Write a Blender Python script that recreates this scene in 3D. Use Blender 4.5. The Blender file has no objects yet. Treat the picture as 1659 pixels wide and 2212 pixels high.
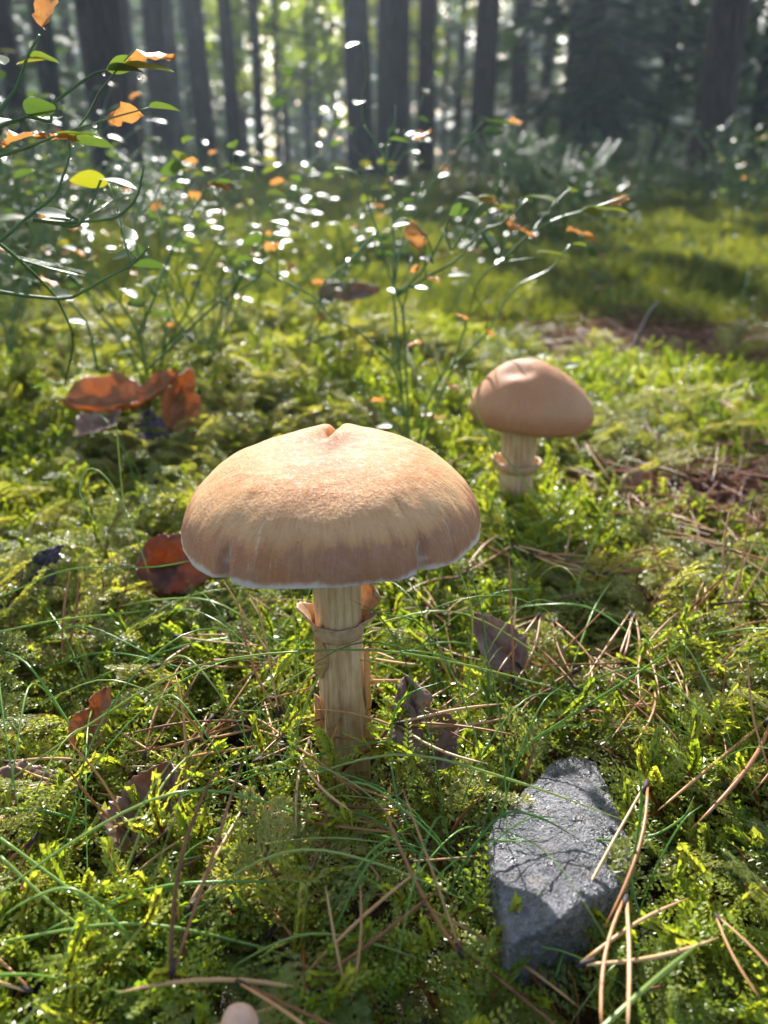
import bpy, math, random
import numpy as np
from mathutils import Vector, Matrix, Euler
R = math.radians
rnd = random.Random(7)
rng = np.random.default_rng(7)
SC = bpy.context.scene
COL = SC.collection

# ------------------------------------------------------------------ camera
PITCH = 23.0
CAMZ = 0.20
cam_d = bpy.data.cameras.new('camera')
cam = bpy.data.objects.new('camera', cam_d); COL.objects.link(cam)
cam.location = (0, 0, CAMZ)
cam.rotation_euler = (R(90 - PITCH), 0, 0)
cam_d.sensor_fit = 'VERTICAL'; cam_d.sensor_height = 36.0; cam_d.lens = 27.03
cam_d.clip_start = 0.01; cam_d.clip_end = 400
cam_d.dof.use_dof = True; cam_d.dof.focus_distance = 0.262; cam_d.dof.aperture_fstop = 10.0
SC.camera = cam

# ------------------------------------------------------------------ sky, sun, exposure
SUN_EL, SUN_AZ = 32.0, -6.0            # degrees; azimuth from +Y towards +X
world = bpy.data.worlds.new('World'); SC.world = world; world.use_nodes = True
wn = world.node_tree; bg = wn.nodes['Background']
sky = wn.nodes.new('ShaderNodeTexSky'); sky.sky_type = 'NISHITA'; sky.sun_disc = False
sky.sun_elevation = R(SUN_EL); sky.sun_rotation = R(SUN_AZ); sky.air_density = 1.0; sky.dust_density = 4.0; sky.ozone_density = 0.4
wn.links.new(sky.outputs[0], bg.inputs[0]); bg.inputs[1].default_value = 0.12
sun_d = bpy.data.lights.new('sun', 'SUN'); sun_d.energy = 5.0; sun_d.angle = R(0.5); sun_d.color = (1, 0.965, 0.93)
sun = bpy.data.objects.new('sun', sun_d); COL.objects.link(sun)
SDIR = Vector((math.sin(R(SUN_AZ)) * math.cos(R(SUN_EL)), math.cos(R(SUN_AZ)) * math.cos(R(SUN_EL)), math.sin(R(SUN_EL))))
sun.rotation_euler = SDIR.to_track_quat('Z', 'Y').to_euler()
sun.location = (0, 0, 5)
SC.view_settings.view_transform = 'Standard'; SC.view_settings.look = 'None'
SC.view_settings.gamma = 1.0; SC.view_settings.exposure = 1.48; SC.view_settings.use_curve_mapping = False
SC.render.engine = 'CYCLES'
cy = SC.cycles
cy.max_bounces = 5; cy.diffuse_bounces = 3; cy.glossy_bounces = 2; cy.transmission_bounces = 4; cy.transparent_max_bounces = 6
cy.caustics_reflective = False; cy.caustics_refractive = False
cy.sample_clamp_indirect = 4.0; cy.sample_clamp_direct = 0.0
cy.use_denoising = True
try:
    cy.denoiser = 'OPENIMAGEDENOISE'; cy.denoising_input_passes = 'RGB_ALBEDO_NORMAL'
except Exception:
    pass
cy.use_adaptive_sampling = True; cy.adaptive_threshold = 0.02

# ------------------------------------------------------------------ where a point of the place lies (1659 x 2212 photo grid)
_p = R(PITCH)
FW = Vector((0, math.cos(_p), -math.sin(_p))); UP = Vector((0, math.sin(_p), math.cos(_p))); RT = Vector((1, 0, 0))
def ray(px, py): return FW + RT * ((px - 829.5) / 1661.0) - UP * ((py - 1106.0) / 1661.0)
def P(px, py, z=0.0):
    d = ray(px, py); t = (z - CAMZ) / d.z
    return Vector((0, 0, CAMZ)) + d * t
def W(px, py, D):
    d = ray(px, py); return Vector((0, 0, CAMZ)) + d * (D / d.y)

# ------------------------------------------------------------------ noise and terrain
def _hash(ix, iy, s):
    h = (ix.astype(np.int64) * 374761393 + iy.astype(np.int64) * 668265263 + s * 1442695041) & 0xffffffff
    h = ((h ^ (h >> 13)) * 1274126177) & 0xffffffff
    return ((h ^ (h >> 16)) & 0xffff) / 65535.0
def vn(x, y, s=0):
    x = np.asarray(x, float); y = np.asarray(y, float)
    ix = np.floor(x); iy = np.floor(y); fx = x - ix; fy = y - iy
    fx = fx * fx * (3 - 2 * fx); fy = fy * fy * (3 - 2 * fy)
    a = _hash(ix, iy, s); b = _hash(ix + 1, iy, s); c = _hash(ix, iy + 1, s); d = _hash(ix + 1, iy + 1, s)
    return (a * (1 - fx) + b * fx) * (1 - fy) + (c * (1 - fx) + d * fx) * fy * 1.0
def fbm(x, y, s=0, o=3):
    v = 0; a = 0.5; f = 1.0
    for k in range(o):
        v = v + a * (vn(x * f, y * f, s + k * 17) - 0.5); a *= 0.5; f *= 2.03
    return v
def sstep(a, b, x):
    t = np.clip((np.asarray(x, float) - a) / (b - a), 0, 1); return t * t * (3 - 2 * t)
def HT(x, y):
    """height of the moss tops"""
    x = np.asarray(x, float); y = np.asarray(y, float)
    z = 0.035 * np.maximum(0, y - 1.3) * sstep(1.2, 2.2, y)
    z = z + 0.022 * fbm(x * 9, y * 9, 3, 3) * sstep(0.05, 0.3, np.hypot(x, y))
    z = z + 0.10 * fbm(x * 1.6, y * 1.6, 5, 3) * sstep(0.9, 2.5, np.hypot(x, y)) + .11 * fbm(x * 4.2, y * 4.2, 6, 2) * sstep(.9, 2.0, np.hypot(x, y))
    z = z + 0.25 * fbm(x * .45, y * .45, 9, 2) * sstep(3, 7, np.hypot(x, y))
    z = z + 0.035 * sstep(0.50, 0.68, y) * sstep(0.16, -0.02, x) * sstep(1.6, .9, y)      # moss bank under the shrubs
    z = z - 0.010 * np.exp(-(((x - .075) / .05) ** 2 + ((y - .30) / .05) ** 2))              # hollow between mushroom and stone
    z = z + .017 * np.exp(-(((x + .016) / .032) ** 2 + ((y - .222) / .022) ** 2)) + .014 * np.exp(-(((x - .084) / .04) ** 2 + ((y - .43) / .03) ** 2))
    return z
def H1(x, y): return float(HT(x, y))

# ------------------------------------------------------------------ mesh helpers
def mk(name, verts, faces, mats, fmat=None, smooth=True, parent=None, uv=None):
    me = bpy.data.meshes.new(name)
    me.from_pydata([tuple(v) for v in verts], [], [tuple(int(i) for i in f) for f in faces])
    for m in (mats if isinstance(mats, (list, tuple)) else [mats]): me.materials.append(m)
    if fmat is not None: me.polygons.foreach_set('material_index', np.asarray(fmat, np.int32))
    if smooth: me.polygons.foreach_set('use_smooth', np.ones(len(me.polygons), bool))
    me.update()
    return me
def ob(name, me, parent=None, loc=None, rot=None, scl=None):
    o = bpy.data.objects.new(name, me); COL.objects.link(o)
    if parent is not None: o.parent = parent
    if loc is not None: o.location = loc
    if rot is not None: o.rotation_euler = rot
    if scl is not None: o.scale = (scl,) * 3 if isinstance(scl, (int, float)) else scl
    return o
def empty(name, loc=(0, 0, 0), rot=(0, 0, 0), scl=1.0):
    o = ob(name, None, None, loc, rot, scl); o.empty_display_size = 0.01; return o
def tag(o, label, cat, group=None, kind=None):
    o['label'] = label; o['category'] = cat
    if group: o['group'] = group
    if kind: o['kind'] = kind
    return o
def attr(me, name, vals):
    a = me.attributes.new(name, 'FLOAT', 'POINT'); a.data.foreach_set('value', np.asarray(vals, np.float32))

class MB:
    def __init__(s): s.v = []; s.f = []; s.m = []; s.n = 0
    def add(s, V, F, m=0):
        V = np.asarray(V, float)
        s.v.append(V); s.f.extend([tuple(i + s.n for i in f) for f in F]); s.m.extend([m] * len(F)); s.n += len(V)
    def tube(s, path, rad, sides=5, m=0, cap=True):
        V, F = tube(path, rad, sides, cap); s.add(V, F, m)
    def mesh(s, name, mats, smooth=True):
        return mk(name, np.concatenate(s.v) if s.v else [], s.f, mats, s.m, smooth)
def tube(path, rad, sides=5, cap=True):
    path = np.asarray(path, float); n = len(path)
    rad = np.full(n, rad, float) if np.isscalar(rad) else np.asarray(rad, float)
    T = np.gradient(path, axis=0); T /= (np.linalg.norm(T, axis=1, keepdims=True) + 1e-12)
    a = np.array([0, 0, 1.0]) if abs(T[0][2]) < 0.9 else np.array([1.0, 0, 0])
    u = np.cross(T[0], a); u /= np.linalg.norm(u)
    V = []
    an = np.arange(sides) * 2 * math.pi / sides
    for i in range(n):
        u = u - T[i] * np.dot(u, T[i]); u /= (np.linalg.norm(u) + 1e-12); w = np.cross(T[i], u)
        V.append(path[i] + rad[i] * (np.cos(an)[:, None] * u + np.sin(an)[:, None] * w))
    V = np.concatenate(V); F = []
    for i in range(n - 1):
        for j in range(sides):
            k = (j + 1) % sides
            F.append((i * sides + j, i * sides + k, (i + 1) * sides + k, (i + 1) * sides + j))
    if cap:
        F.append(tuple(range(sides - 1, -1, -1))); F.append(tuple((n - 1) * sides + j for j in range(sides)))
    return V, F
def spline(pts, n):
    pts = np.asarray([tuple(p) for p in pts], float)
    if len(pts) == 2: return pts[0] + (pts[1] - pts[0]) * np.linspace(0, 1, n)[:, None]
    Q = np.concatenate([[2 * pts[0] - pts[1]], pts, [2 * pts[-1] - pts[-2]]])
    out = []
    for t in np.linspace(0, len(pts) - 1 - 1e-9, n):
        i = int(t); f = t - i; p0, p1, p2, p3 = Q[i:i + 4]
        out.append(.5 * ((2 * p1) + (-p0 + p2) * f + (2 * p0 - 5 * p1 + 4 * p2 - p3) * f * f + (-p0 + 3 * p1 - 3 * p2 + p3) * f ** 3))
    return np.array(out)
def grid_faces(nu, nv, wrap=False):
    F = []
    for i in range(nu - 1):
        for j in range(nv if wrap else nv - 1):
            k = (j + 1) % nv
            F.append((i * nv + j, i * nv + k, (i + 1) * nv + k, (i + 1) * nv + j))
    return F

# ------------------------------------------------------------------ materials
class M:
    def __init__(s, name):
        s.m = bpy.data.materials.new(name); s.m.use_nodes = True; s.t = s.m.node_tree
        s.out = s.t.nodes['Material Output']; s.b = s.t.nodes['Principled BSDF']
    def n(s, typ, props=None, **inp):
        nd = s.t.nodes.new(typ)
        for k, v in (props or {}).items(): setattr(nd, k, v)
        for k, v in inp.items(): s.set(nd, k, v)
        return nd
    def set(s, nd, k, v):
        key = int(k[1:]) if k[0] == '_' and k[1:].isdigit() else k.replace('_', ' ')
        sock = nd.inputs[key]
        if isinstance(v, bpy.types.NodeSocket): s.t.links.new(v, sock)
        else: sock.default_value = v
    def p(s, **inp):
        for k, v in inp.items(): s.set(s.b, k, v)
    def math(s, op, a, b=0.0, c=None, clamp=False):
        nd = s.n('ShaderNodeMath', {'operation': op, 'use_clamp': clamp}, _0=a, _1=b)
        if c is not None: s.set(nd, '_2', c)
        return nd.outputs[0]
    def mix(s, f, a, b):
        nd = s.n('ShaderNodeMix', {'data_type': 'RGBA'}); s.set(nd, '_0', f); s.set(nd, '_6', a); s.set(nd, '_7', b)
        return nd.outputs[2]
    def ramp(s, f, stops, interp='LINEAR'):
        nd = s.n('ShaderNodeValToRGB'); s.set(nd, 'Fac', f); cr = nd.color_ramp; cr.interpolation = interp
        while len(cr.elements) < len(stops): cr.elements.new(0.5)
        for e, (q, c) in zip(cr.elements, stops): e.position = q; e.color = c if len(c) == 4 else (*c, 1)
        return nd.outputs[0]
    def noise(s, vec, scale, detail=4, rough=.55, out=0, dist=0.0):
        nd = s.n('ShaderNodeTexNoise', None, Scale=scale, Detail=detail, Roughness=rough, Distortion=dist)
        if vec is not None: s.set(nd, 'Vector', vec)
        return nd.outputs[out]
    def coord(s, kind='Object'): return s.n('ShaderNodeTexCoord').outputs[kind]
    def pos(s): return s.n('ShaderNodeNewGeometry').outputs['Position']
    def rand(s): return s.n('ShaderNodeObjectInfo').outputs['Random']
    def mapping(s, vec, scale=(1, 1, 1)): return s.n('ShaderNodeMapping', None, Vector=vec, Scale=scale).outputs[0]
    def bump(s, h, strength=.3, dist=.001):
        nd = s.n('ShaderNodeBump', None, Height=h, Strength=strength, Distance=dist); s.set(s.b, 'Normal', nd.outputs[0]); return nd.outputs[0]
    def translucent(s, f, col, normal=None):
        tr = s.n('ShaderNodeBsdfTranslucent'); s.set(tr, 'Color', col)
        mx = s.n('ShaderNodeMixShader'); s.set(mx, '_0', f); s.t.links.new(s.b.outputs[0], mx.inputs[1]); s.t.links.new(tr.outputs[0], mx.inputs[2])
        s.t.links.new(mx.outputs[0], s.out.inputs[0])
def c4(r, g, b): return (r, g, b, 1.0)

def leafmat(name, cols, rough=.4, trans=.4, tcol=None, nscale=30, spec=.5, posscale=None, gain=1.6):
    m = M(name)
    f = m.rand()
    n = m.noise(m.pos(), nscale, 2)
    f2 = m.math('ADD', m.math('MULTIPLY', f, .6), m.math('MULTIPLY', n, .6))
    if posscale:
        f2 = m.math('ADD', m.math('MULTIPLY', f2, .6), m.math('MULTIPLY', m.noise(m.pos(), posscale, 2), .5))
    k = len(cols)
    col = m.ramp(f2, [(.25 + .55 * i / max(1, k - 1), c) for i, c in enumerate(cols)])
    m.p(Base_Color=col, Roughness=rough, Specular_IOR_Level=spec)
    if tcol is None:
        g = m.n('ShaderNodeMix', {'data_type': 'RGBA', 'blend_type': 'MULTIPLY'}); m.set(g, '_0', 1.0); m.set(g, '_6', col); m.set(g, '_7', c4(gain * 1.1, gain, gain * .37))
        tc = g.outputs[2]
    else: tc = c4(*tcol)
    m.translucent(trans, tc)
    return m.m

MOSS = leafmat('moss_leaf', [(.06, .115, .018), (.14, .21, .028), (.22, .288, .036), (.30, .33, .065)], rough=.30, trans=.5, nscale=60, posscale=14, gain=2.3)
MOSS2 = leafmat('moss_feather', [(.075, .115, .03), (.15, .19, .042), (.23, .26, .068), (.31, .31, .105)], rough=.34, trans=.46, nscale=60, posscale=11, gain=2.1)
MOSS3 = leafmat('moss_cushion', [(.06, .045, .02), (.05, .075, .014), (.12, .15, .022), (.25, .27, .04)], rough=.42, trans=.4, nscale=16, posscale=7, gain=1.7)
def mat_stem():
    m = M('moss_stem'); n = m.noise(m.coord(), 300, 2)
    m.p(Base_Color=m.ramp(n, [(.3, (.10, .025, .006)), (.7, (.24, .085, .015))]), Roughness=.45); return m.m
MSTEM = mat_stem()
GRASS = leafmat('grass_blade', [(.08, .20, .04), (.14, .30, .06), (.21, .37, .08), (.32, .40, .12)], rough=.28, trans=.28, nscale=12, gain=1.7)
BILB = leafmat('bilberry_leaf', [(.035, .075, .03), (.055, .105, .038), (.085, .145, .045), (.14, .18, .05)], rough=.42, trans=.36, nscale=40, spec=.38, gain=1.9)
BILBY = leafmat('bilberry_leaf_yellow', [(.22, .24, .03), (.30, .28, .04)], rough=.3, trans=.4, nscale=90)
def mat_brownleaf(name, a, b, c, trans, tcol, sc=120, rough=.45):
    m = M(name); o = m.coord()
    n = m.noise(o, sc, 5, .6); n2 = m.noise(o, sc * 4, 3)
    col = m.ramp(n, [(.3, a), (.52, b), (.72, c)])
    col = m.mix(m.math('MULTIPLY', m.n('ShaderNodeAttribute', {'attribute_name': 'vein'}).outputs['Fac'], .55), col, c4(*[q * .45 for q in a]))
    sp_ = m.ramp(m.noise(o, sc * 2.3, 2), [(.63, (0, 0, 0)), (.68, (1, 1, 1))]); col = m.mix(m.math('MULTIPLY', sp_, .6), col, c4(*[q * .3 for q in a]))
    m.p(Base_Color=col, Roughness=rough); m.bump(n2, .35, .0006)
    m.translucent(trans, c4(*tcol)); return m.m
BILBO = mat_brownleaf('bilberry_leaf_orange', (.24, .08, .02), (.42, .17, .045), (.5, .25, .08), .4, (.75, .33, .08), 160)
DRY_BROWN = mat_brownleaf('dry_leaf_brown', (.13, .07, .045), (.26, .155, .105), (.38, .25, .18), .25, (.5, .26, .15), 110, .45)
DRY_ORANGE = mat_brownleaf('dry_leaf_orange', (.25, .10, .04), (.44, .20, .08), (.56, .33, .16), .38, (.80, .38, .13), 60)
DRY_RUST = mat_brownleaf('dry_leaf_rust', (.02, .009, .006), (.13, .045, .016), (.34, .13, .045), .3, (.6, .22, .06), 130)
DRY_VIOLET = mat_brownleaf('dry_leaf_violet', (.025, .018, .03), (.05, .035, .055), (.09, .06, .085), .05, (.1, .06, .08), 70, .6)
def mat_twig():
    m = M('bilberry_stem'); n = m.noise(m.coord(), 40, 3)
    m.p(Base_Color=m.ramp(n, [(.3, (.045, .10, .03)), (.55, (.085, .18, .045)), (.8, (.15, .25, .06))]), Roughness=.35); return m.m
BSTEM = mat_twig()
def mat_needle():
    m = M('pine_needle'); r = m.rand(); n = m.noise(m.pos(), 220, 2)
    f = m.math('ADD', m.math('MULTIPLY', r, .75), m.math('MULTIPLY', n, .35))
    col = m.ramp(f, [(.15, (.17, .06, .025)), (.4, (.38, .16, .06)), (.65, (.55, .29, .115)), (.9, (.66, .43, .21))])
    m.p(Base_Color=col, Roughness=.4); m.translucent(.15, c4(.7, .35, .12)); return m.m
NEEDLE = mat_needle()
def mat_plain(name, a, b, sc, rough=.7, bs=.3, bd=.001, stretch=None):
    m = M(name); o = m.coord(); o = m.mapping(o, stretch) if stretch else o
    n = m.noise(o, sc, 6, .62)
    m.p(Base_Color=m.ramp(n, [(.32, a), (.68, b)]), Roughness=rough); m.bump(n, bs, bd); return m.m
SHEATH = mat_plain('needle_sheath', (.012, .008, .006), (.05, .03, .02), 300)
TWIGDARK = mat_plain('dark_twig', (.012, .009, .008), (.06, .045, .035), 200, .7, .5, .001)
def mat_soil():
    m = M('forest_floor'); p = m.pos()
    n = m.noise(p, 60, 6, .65); big = m.noise(p, 1.3, 3); mid = m.noise(p, 9, 4, .6)
    soil = m.ramp(n, [(.3, (.012, .009, .006)), (.6, (.045, .03, .018)), (.8, (.10, .06, .03))])
    moss = m.ramp(m.math('ADD', m.math('MULTIPLY', n, .55), m.math('MULTIPLY', mid, .5)), [(.3, (.02, .035, .008)), (.5, (.055, .085, .014)), (.7, (.11, .14, .02))])
    litter = m.ramp(n, [(.3, (.04, .022, .014)), (.55, (.12, .06, .035)), (.75, (.20, .11, .07))])
    sep = m.n('ShaderNodeSeparateXYZ'); m.set(sep, '_0', p)
    far = m.ramp(m.math('MULTIPLY', sep.outputs[1], .2), [(.24, (0, 0, 0)), (.5, (1, 1, 1))])
    f2 = m.ramp(m.math('ADD', m.math('MULTIPLY', big, .6), m.math('MULTIPLY', mid, .4)), [(.44, (0, 0, 0)), (.54, (1, 1, 1))])
    col = m.mix(far, soil, m.mix(f2, moss, litter))
    duff = m.ramp(n, [(.3, (.07, .035, .02)), (.55, (.20, .095, .055)), (.75, (.32, .18, .12))])
    col = m.mix(m.math('MULTIPLY', m.n('ShaderNodeAttribute', {'attribute_name': 'litter'}).outputs['Fac'], m.ramp(m.math('MULTIPLY', sep.outputs[1], .5), [(.3, (.25, .25, .25)), (.42, (1, 1, 1))])), col, duff)
    m.p(Base_Color=col, Roughness=.9); m.bump(n, .6, .02); return m.m
SOIL = mat_soil()
def mat_bark(name, a, b, c):
    m = M(name); o = m.mapping(m.coord(), (9, 9, 1.6))
    n = m.noise(o, 2.6, 7, .65, dist=.6)
    vo = m.n('ShaderNodeTexVoronoi', {'feature': 'DISTANCE_TO_EDGE'}, Scale=2.4); m.set(vo, 'Vector', o)
    e = m.ramp(vo.outputs[0], [(0, (0, 0, 0)), (.25, (1, 1, 1))])
    col = m.ramp(n, [(.3, a), (.55, b), (.75, c)])
    m.p(Base_Color=m.mix(m.math('MULTIPLY', e, .6), c4(*[q * .5 for q in a]), col), Roughness=.88)
    m.bump(m.math('ADD', m.math('MULTIPLY', e, .7), m.math('MULTIPLY', n, .5)), .9, .03); return m.m
BARK = mat_bark('pine_bark', (.025, .018, .014), (.06, .042, .033), (.11, .085, .07))
BARK3 = mat_bark('red_pine_bark', (.03, .016, .011), (.065, .036, .026), (.11, .066, .048))
BARK2 = mat_bark('spruce_bark', (.028, .026, .022), (.07, .064, .054), (.13, .125, .105))
SPRUCE = leafmat('spruce_needles', [(.022, .055, .024), (.042, .09, .036), (.07, .13, .045)], rough=.5, trans=.32, nscale=3, gain=1.8)
BROAD = leafmat('broad_leaves', [(.10, .16, .015), (.18, .24, .02), (.26, .30, .03)], rough=.4, trans=.6, nscale=2, gain=2.8)
BUSHL = leafmat('bush_leaves', [(.025, .06, .022), (.05, .10, .03), (.08, .14, .035)], rough=.45, trans=.35, nscale=8, gain=1.7)

# mushroom surfaces -------------------------------------------------
def mat_cap(name, second=False):
    m = M(name); o = m.coord()
    sep = m.n('ShaderNodeSeparateXYZ'); m.set(sep, '_0', o); x, y, z = sep.outputs
    r = m.math('SQRT', m.math('ADD', m.math('MULTIPLY', x, x), m.math('MULTIPLY', y, y)))
    a = m.math('ARCTAN2', m.math('MULTIPLY', x, -1.0), m.math('MULTIPLY', y, -1.0))
    rr = m.math('DIVIDE', r, .05 if not second else .036)
    comb = m.n('ShaderNodeCombineXYZ'); m.set(comb, '_0', m.math('MULTIPLY', a, 9.0)); m.set(comb, '_1', m.math('MULTIPLY', rr, 2.6)); pol = comb.outputs[0]
    comb2 = m.n('ShaderNodeCombineXYZ'); m.set(comb2, '_0', m.math('MULTIPLY', a, 30.0)); m.set(comb2, '_1', m.math('MULTIPLY', rr, 5.0)); pol2 = comb2.outputs[0]
    nb = m.noise(o, 45, 4); nf = m.noise(pol2, 1.3, 4, .6); ns = m.noise(pol, 1.0, 4, .7)
    fine = m.noise(o, 900, 3, .6); mid = m.noise(o, 160, 4, .6)
    base = m.ramp(m.math('ADD', m.math('MULTIPLY', nb, .5), m.math('MULTIPLY', nf, .5)), [(.34, (.43, .175, .06)), (.5, (.55, .26, .10)), (.66, (.65, .365, .17))])
    # watery brown zone towards the margin, with a ragged upper edge running down the fibres
    arc = m.n('ShaderNodeAttribute', {'attribute_name': 'arc'}).outputs['Fac']
    e = m.math('ADD', arc, m.math('ADD', m.math('MULTIPLY', m.math('SUBTRACT', ns, .5), .34), m.math('MULTIPLY', m.math('SUBTRACT', nf, .5), .16)))
    zone = m.ramp(e, [(.79, (0, 0, 0)), (.84, (1, 1, 1))])
    base = m.mix(m.math('MULTIPLY', m.ramp(e, [(.50, (0, 0, 0)), (.72, (1, 1, 1)), (.83, (0, 0, 0))]), .6), base, c4(.68, .44, .22))
    zone = m.math('MULTIPLY', zone, m.ramp(nb, [(.30, (.35, .35, .35)), (.55, (1, 1, 1))]))
    base = m.mix(m.math('MULTIPLY', zone, .85 if not second else .3), base, m.ramp(mid, [(.3, (.33, .145, .08)), (.7, (.45, .235, .14))]))
    # pale silky bloom in the middle, orange halo round it
    halo = m.ramp(rr, [(.12, (0, 0, 0)), (.38, (1, 1, 1)), (.62, (0, 0, 0))])
    base = m.mix(m.math('MULTIPLY', halo, .35), base, c4(.58, .26, .085))
    c_ = m.ramp(m.math('ADD', rr, m.math('MULTIPLY', m.math('SUBTRACT', mid, .5), .5)), [(.12, (1, 1, 1)), (.58, (0, 0, 0))])
    bloom = m.math('MULTIPLY', c_, m.ramp(fine, [(.4, (.25, .25, .25)), (.62, (1, 1, 1))]))
    base = m.mix(m.math('MULTIPLY', bloom, .62 if not second else .1), base, c4(.47, .27, .22))
    fl = m.ramp(m.noise(pol2, 2.6, 5, .7), [(.60, (0, 0, 0)), (.70, (1, 1, 1))])
    base = m.mix(m.math('MULTIPLY', fl, .45), base, c4(.80, .64, .48))
    dkf = m.ramp(m.noise(pol2, 1.9, 5, .7), [(.30, (1, 1, 1)), (.42, (0, 0, 0))])
    base = m.mix(m.math('MULTIPLY', dkf, .4), base, c4(.38, .17, .075))
    fleck = m.math('MULTIPLY', m.ramp(m.noise(m.mapping(o, (1, .6, 1)), 640, 3, .7), [(.54, (0, 0, 0)), (.60, (1, 1, 1))]), m.ramp(m.math('ADD', rr, m.math('MULTIPLY', nb, .4)), [(.55, (1, 1, 1)), (1.0, (.12, .12, .12))]))
    base = m.mix(m.math('MULTIPLY', fleck, .26 if not second else .12), base, c4(.86, .70, .58))
    spk = m.ramp(m.noise(o, 520, 1), [(.765, (0, 0, 0)), (.79, (1, 1, 1))])
    base = m.mix(m.math('MULTIPLY', spk, .5), base, c4(.12, .06, .03))
    at = m.n('ShaderNodeAttribute', {'attribute_name': 'flesh'})
    base = m.mix(at.outputs['Fac'], base, c4(.86, .78, .66))
    if second: base = m.mix(.55, base, c4(.42, .20, .11))
    m.p(Base_Color=base, Roughness=.62, Subsurface_Weight=.35, Subsurface_Radius=(.9, .45, .2), Subsurface_Scale=.006, Specular_IOR_Level=.16)
    hgt = m.math('ADD', m.math('MULTIPLY', fine, .5), m.math('ADD', m.math('MULTIPLY', m.noise(pol2, 3.0, 3), .55), m.math('MULTIPLY', mid, .5)))
    m.bump(hgt, .75 if not second else .25, .0013); return m.m
CAP = mat_cap('mushroom_cap'); CAP2 = mat_cap('mushroom_cap_smooth', True)
def mat_stipe(name):
    m = M(name); o = m.coord()
    s1 = m.noise(m.mapping(o, (1, 1, .09)), 620, 5, .6); s2 = m.noise(m.mapping(o, (1, 1, .16)), 1500, 3, .6); b = m.noise(o, 60, 3)
    col = m.ramp(m.math('ADD', m.math('MULTIPLY', s1, .7), m.math('MULTIPLY', b, .3)), [(.34, (.42, .22, .10)), (.47, (.58, .37, .19)), (.62, (.74, .55, .33))])
    m.p(Base_Color=col, Roughness=.55, Subsurface_Weight=.25, Subsurface_Radius=(.9, .5, .25), Subsurface_Scale=.004)
    m.bump(m.math('ADD', s1, m.math('MULTIPLY', s2, .6)), .55, .0009); return m.m
STIPE = mat_stipe('mushroom_stem')
def mat_veil(name, a, b, tc, tf):
    m = M(name); o = m.coord(); n = m.noise(o, 420, 4, .6)
    m.p(Base_Color=m.ramp(n, [(.3, a), (.7, b)]), Roughness=.6); m.bump(n, .3, .0005); m.translucent(tf, c4(*tc)); return m.m
VEIL = mat_veil('mushroom_ring', (.50, .31, .17), (.70, .50, .32), (.9, .55, .28), .2)
FLAP = mat_veil('mushroom_peel', (.46, .25, .10), (.62, .39, .19), (.75, .42, .16), .22)
GILL = mat_veil('mushroom_gills', (.52, .36, .20), (.70, .54, .35), (.8, .55, .3), .2)
PINKCAP = mat_veil('button_cap', (.68, .40, .26), (.84, .56, .40), (.9, .5, .35), .15)
def mat_stone():
    m = M('stone'); o = m.coord()
    n1 = m.noise(o, 55, 5, .6); n2 = m.noise(o, 420, 4, .65); n3 = m.noise(o, 1300, 2, .6)
    g = m.math('ADD', m.math('MULTIPLY', n1, .35), m.math('ADD', m.math('MULTIPLY', n2, .4), m.math('MULTIPLY', n3, .3)))
    col = m.ramp(g, [(.36, (.026, .026, .030)), (.5, (.088, .088, .097)), (.62, (.23, .226, .235))])
    rust = m.ramp(m.noise(o, 95, 4, .65), [(.56, (0, 0, 0)), (.68, (1, 1, 1))])
    col = m.mix(m.math('MULTIPLY', rust, .4), col, c4(.27, .17, .12))
    dk = m.ramp(m.noise(o, 700, 2), [(.62, (0, 0, 0)), (.70, (1, 1, 1))])
    col = m.mix(m.math('MULTIPLY', dk, .55), col, c4(.03, .03, .036))
    m.p(Base_Color=col, Roughness=m.ramp(n3, [(.3, (.22, .22, .22)), (.7, (.45, .45, .45))]), Specular_IOR_Level=1.0)
    m.bump(m.math('ADD', n2, m.math('MULTIPLY', n3, .8)), 1.0, .0022); return m.m
STONE = mat_stone()
def mat_drop():
    m = M('dew'); m.p(Base_Color=c4(1, 1, 1), Roughness=.06, IOR=1.33, Transmission_Weight=1.0); return m.m
DEW = mat_drop()

# ------------------------------------------------------------------ ground sheet
def litter_mask(x, y):
    """bare ground under fallen needles"""
    m = np.exp(-(((x - .52) / .34) ** 2 + ((y - 1.00) / .17) ** 2)) * 2.0
    m = m + np.exp(-(((x - .24) / .085) ** 2 + ((y - .49) / .045) ** 2)) * 1.2
    m = m + .9 * np.exp(-(((x + .10) / .05) ** 2 + ((y - .215) / .016) ** 2)) + .8 * np.exp(-(((x - .07) / .05) ** 2 + ((y - .31) / .025) ** 2))
    m = m + .7 * np.exp(-(((x + .07) / .05) ** 2 + ((y - .60) / .03) ** 2))
    return m + .5 * (vn(x * 14, y * 14, 71) - .45)

def build_ground():
    k = 6.0
    sx = np.linspace(-1, 1, 221); sy = np.linspace(-1, 1, 261)
    xs = 70 / math.sinh(k) * np.sinh(k * sx); ys = .35 + 110 / math.sinh(k) * np.sinh(k * sy)
    X, Y = np.meshgrid(xs, ys)
    D = np.hypot(X, Y)
    Z = HT(X, Y) - 0.040 + .014 * sstep(.8, 1.1, D) + .012 * fbm(X * 30, Y * 30, 44, 2) + .026 * sstep(.35, .9, litter_mask(X, Y)) * sstep(.42, .46, Y) * (Y < 3)
    V = np.stack([X.ravel(), Y.ravel(), Z.ravel()], 1)
    me = mk('ground', V, grid_faces(len(ys), len(xs)), SOIL); attr(me, 'litter', np.clip(sstep(.35, .8, litter_mask(X, Y)), 0, 1).ravel())
    o = ob('ground', me); o['kind'] = 'structure'; o['label'] = 'dark soil and mossy forest floor rising gently between the trees'
build_ground()

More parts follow.
